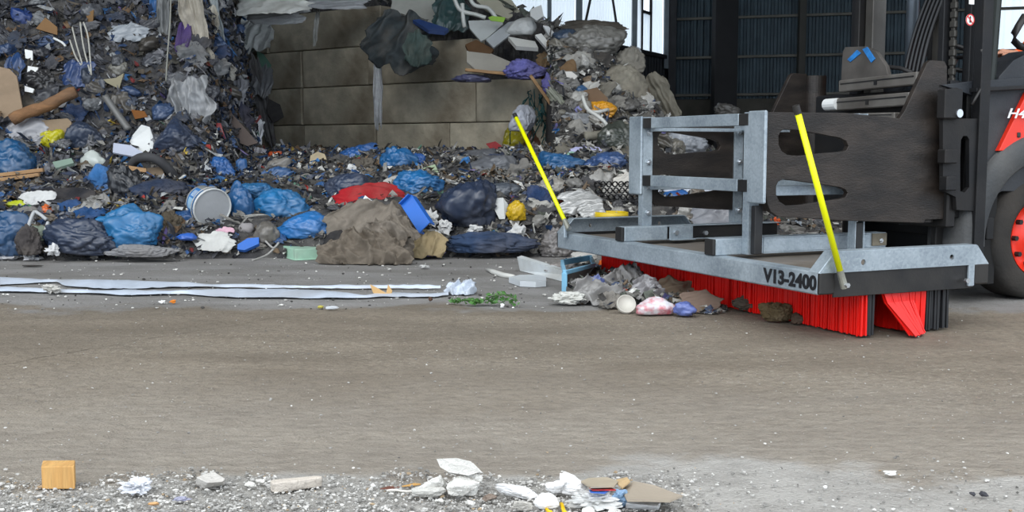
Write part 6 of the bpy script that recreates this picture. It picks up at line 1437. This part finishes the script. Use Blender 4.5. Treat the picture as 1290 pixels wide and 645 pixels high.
stick((684, 640), (694, 648), .004, mat((236, 190, 20), .5), 'short yellow plastic stick, left of the two', 'yellow_stick'); stick((707, 638), (712, 650), .005, mat((236, 190, 20), .5), 'short yellow plastic stick, right of the two', 'yellow_stick')
rock('plaster_bit', 0, 740, 643, 18, 9, rockmat((222, 220, 214)), 'white plaster bit at the bottom of the clear film', 'plaster bit', .4)
rock('plaster_bit', 0, 775, 643, 18, 8, rockmat((222, 220, 214)), 'white plaster bit left of the small foam slab', 'plaster bit', .4)
rock('plaster_bit', 0, 594, 633, 12, 8, rockmat((224, 222, 216)), 'white plaster bit in front of the holed lump', 'plaster bit', .4)
rock('plaster_bit', 0, 554, 630, 12, 6, rockmat((224, 222, 216)), 'white plaster bit below the flat plaster slab', 'plaster bit', .4)
rock('dark_stone', 0, 616, 626, 20, 10, rockmat((120, 104, 92)), 'brown crumbly stone right of the holed lump', 'stone', .5)
rock('foil_lump', 0, 1121, 595.5, 18, 7, WP, 'small white crumpled paper alone on the concrete at right', 'paper', .8, .6)
rock('dark_stone', 0, 1226, 622, 8, 6, mat((60, 60, 66), .7), 'smaller dark grey stone of the pair at lower right', 'stone', .3)
rock('dark_stone', 0, 1238, 622.5, 12, 8, mat((56, 56, 62), .7), 'larger dark grey stone of the pair at lower right', 'stone', .3)
rock('blue_grey_scrap', 0, 228, 628, 26, 7, mat((150, 150, 170), .6), 'blue-grey flattened scrap on the gravel', 'scrap', .7, .4)
rock('tan_chip', 0, 193, 634, 14, 5, mat((206, 160, 110), .7), 'small tan chip on the gravel below the foil lump', 'chip', .3, .5)
rock('white_pebble', 0, 470, 611, 7, 6, WP, 'white pebble on the gravel between stone bar and white stick', 'pebble', .3)
rock('white_pebble', 0, 1040, 613, 6, 5, WP, 'tiny white pebble alone left of the white crumpled paper', 'pebble', .3)

# --- medium clumps and rags bedded among the scraps: repeats that only their place tells apart
def clumps(n, box, cols, kinds, label, group, seed, size):
    rs = np.random.RandomState(seed); k = 0
    while k < n:
        u, v = rs.uniform(box[0], box[2]), rs.uniform(box[1], box[3]); P = hit(u, v)
        if P[1] > 19 or P[2] > 4 or P[2] < .06 or P[2] > HGT(P[0], P[1]) + .12: continue
        if P[0] < .5 and P[1] > wall_front(P[0]) - .25: continue
        w = rs.uniform(*size); h = w * rs.uniform(.45, .9); c = cols[rs.randint(len(cols))]; kd = kinds[rs.randint(len(kinds))]; s = F / P[1]
        c = tuple(int(x + 8 * ((k % 3) - 1)) for x in c)
        if kd == 'bag': vv, ff = bag_shape(w / s, w * .7 / s, h / s, sd(), 4, rs.uniform(1.1, 1.9)); vv = rot(vv, 0, rs.uniform(-35, 35), rs.uniform(0, 90)); m = film(c); pu = .04; nm = 'film_clump'
        else: vv, ff = cloth_shape(w * 1.3 / s, w * rs.uniform(.6, 1.1) / s, sd(), .2 * w / s, rs.uniform(0, 180), 20, .45, 2.6, .004); vv = rot(vv, rs.uniform(-50, -10), rs.uniform(-40, 40), rs.uniform(-25, 25)); m = cloth(c) if kd == 'rag' else film(c); pu = .07; nm = 'rag' if kd == 'rag' else 'film_sheet'
        vv = vv + P + np.array([0, -pu, 0]); vv[:, 2] = np.maximum(vv[:, 2], .003)
        tag(mk(nm, vv, ff, m, None, True), label, 'cloth' if kd == 'rag' else 'plastic film', group); k += 1
GR = [(84, 86, 90), (60, 62, 68), (110, 112, 114), (48, 56, 70), (44, 66, 100), (70, 66, 60)]
clumps(75, (-10, -5, 340, 190), GR, ('bag', 'rag', 'sheet'), 'small dull crumpled piece bedded in the steep face of the left mound', 'small crumpled pieces in the face of the left mound', 71, (14, 34))
clumps(60, (-10, 190, 430, 300), [(96, 96, 98), (60, 60, 64), (128, 126, 122), (50, 60, 80), (44, 82, 128), (88, 78, 66)], ('bag', 'rag', 'sheet'), 'small crumpled piece lying in the left half of the low bank', 'small crumpled pieces in the left half of the bank', 72, (12, 30))
clumps(60, (430, 195, 800, 300), [(120, 118, 114), (84, 84, 86), (150, 148, 143), (56, 66, 86), (100, 90, 78), (176, 174, 168)], ('bag', 'rag', 'sheet'), 'small crumpled piece lying in the right half of the low bank', 'small crumpled pieces in the right half of the bank', 73, (12, 30))
clumps(60, (700, 45, 850, 200), [(128, 126, 120), (100, 98, 94), (156, 154, 148), (84, 80, 72), (112, 108, 98), (180, 178, 172)], ('bag', 'rag', 'sheet'), 'small crumpled piece on the slope of the right mound', 'small crumpled pieces on the right mound', 74, (12, 32))
clumps(22, (830, 225, 1060, 290), [(120, 118, 114), (84, 84, 86), (150, 148, 143), (100, 90, 78)], ('bag', 'sheet'), 'small crumpled piece lying behind the sweeper', 'small crumpled pieces behind the sweeper', 75, (14, 34))
# ------------------------------------------------------------ light, camera
w = bpy.data.worlds.new('overcast_sky'); bpy.context.scene.world = w; w.use_nodes = True; n, l = w.node_tree.nodes, w.node_tree.links
bg = n['Background']; tc = n.new('ShaderNodeTexCoord'); sx = n.new('ShaderNodeSeparateXYZ'); l.new(tc.outputs['Generated'], sx.inputs[0])
rr = n.new('ShaderNodeValToRGB'); rr.color_ramp.elements[0].position = 0; rr.color_ramp.elements[0].color = (.75, .86, 1, 1); rr.color_ramp.elements[1].position = .8; rr.color_ramp.elements[1].color = (.93, .97, 1, 1)
l.new(sx.outputs[2], rr.inputs[0]); l.new(rr.outputs[0], bg.inputs[0]); bg.inputs[1].default_value = 2.3
sun = bpy.data.lights.new('sun', 'SUN'); sun.energy = .9; sun.angle = math.radians(28); sun.color = (1, .97, .92)
so = bpy.data.objects.new('sun', sun); COL.objects.link(so); so.rotation_euler = Vector((.25, .9, -.62)).to_track_quat('-Z', 'Y').to_euler()
so.location = (0, -6, 9)
cam = bpy.data.cameras.new('camera'); co = bpy.data.objects.new('camera', cam); COL.objects.link(co)
cam.sensor_width = 36; cam.lens = F / 1290 * 36; cam.clip_end = 200; cam.clip_start = .05
co.location = (0, 0, CAMH); co.rotation_euler = (math.pi / 2 - PITCH, 0, 0)
sc = bpy.context.scene; sc.camera = co
sc.view_settings.view_transform = 'Standard'; sc.view_settings.look = 'None'; sc.view_settings.gamma = 1; sc.view_settings.exposure = 0
sc.view_settings.use_curve_mapping = False
sc.cycles.use_denoising = True; sc.cycles.max_bounces = 6; sc.cycles.diffuse_bounces = 4; sc.cycles.sample_clamp_indirect = 6
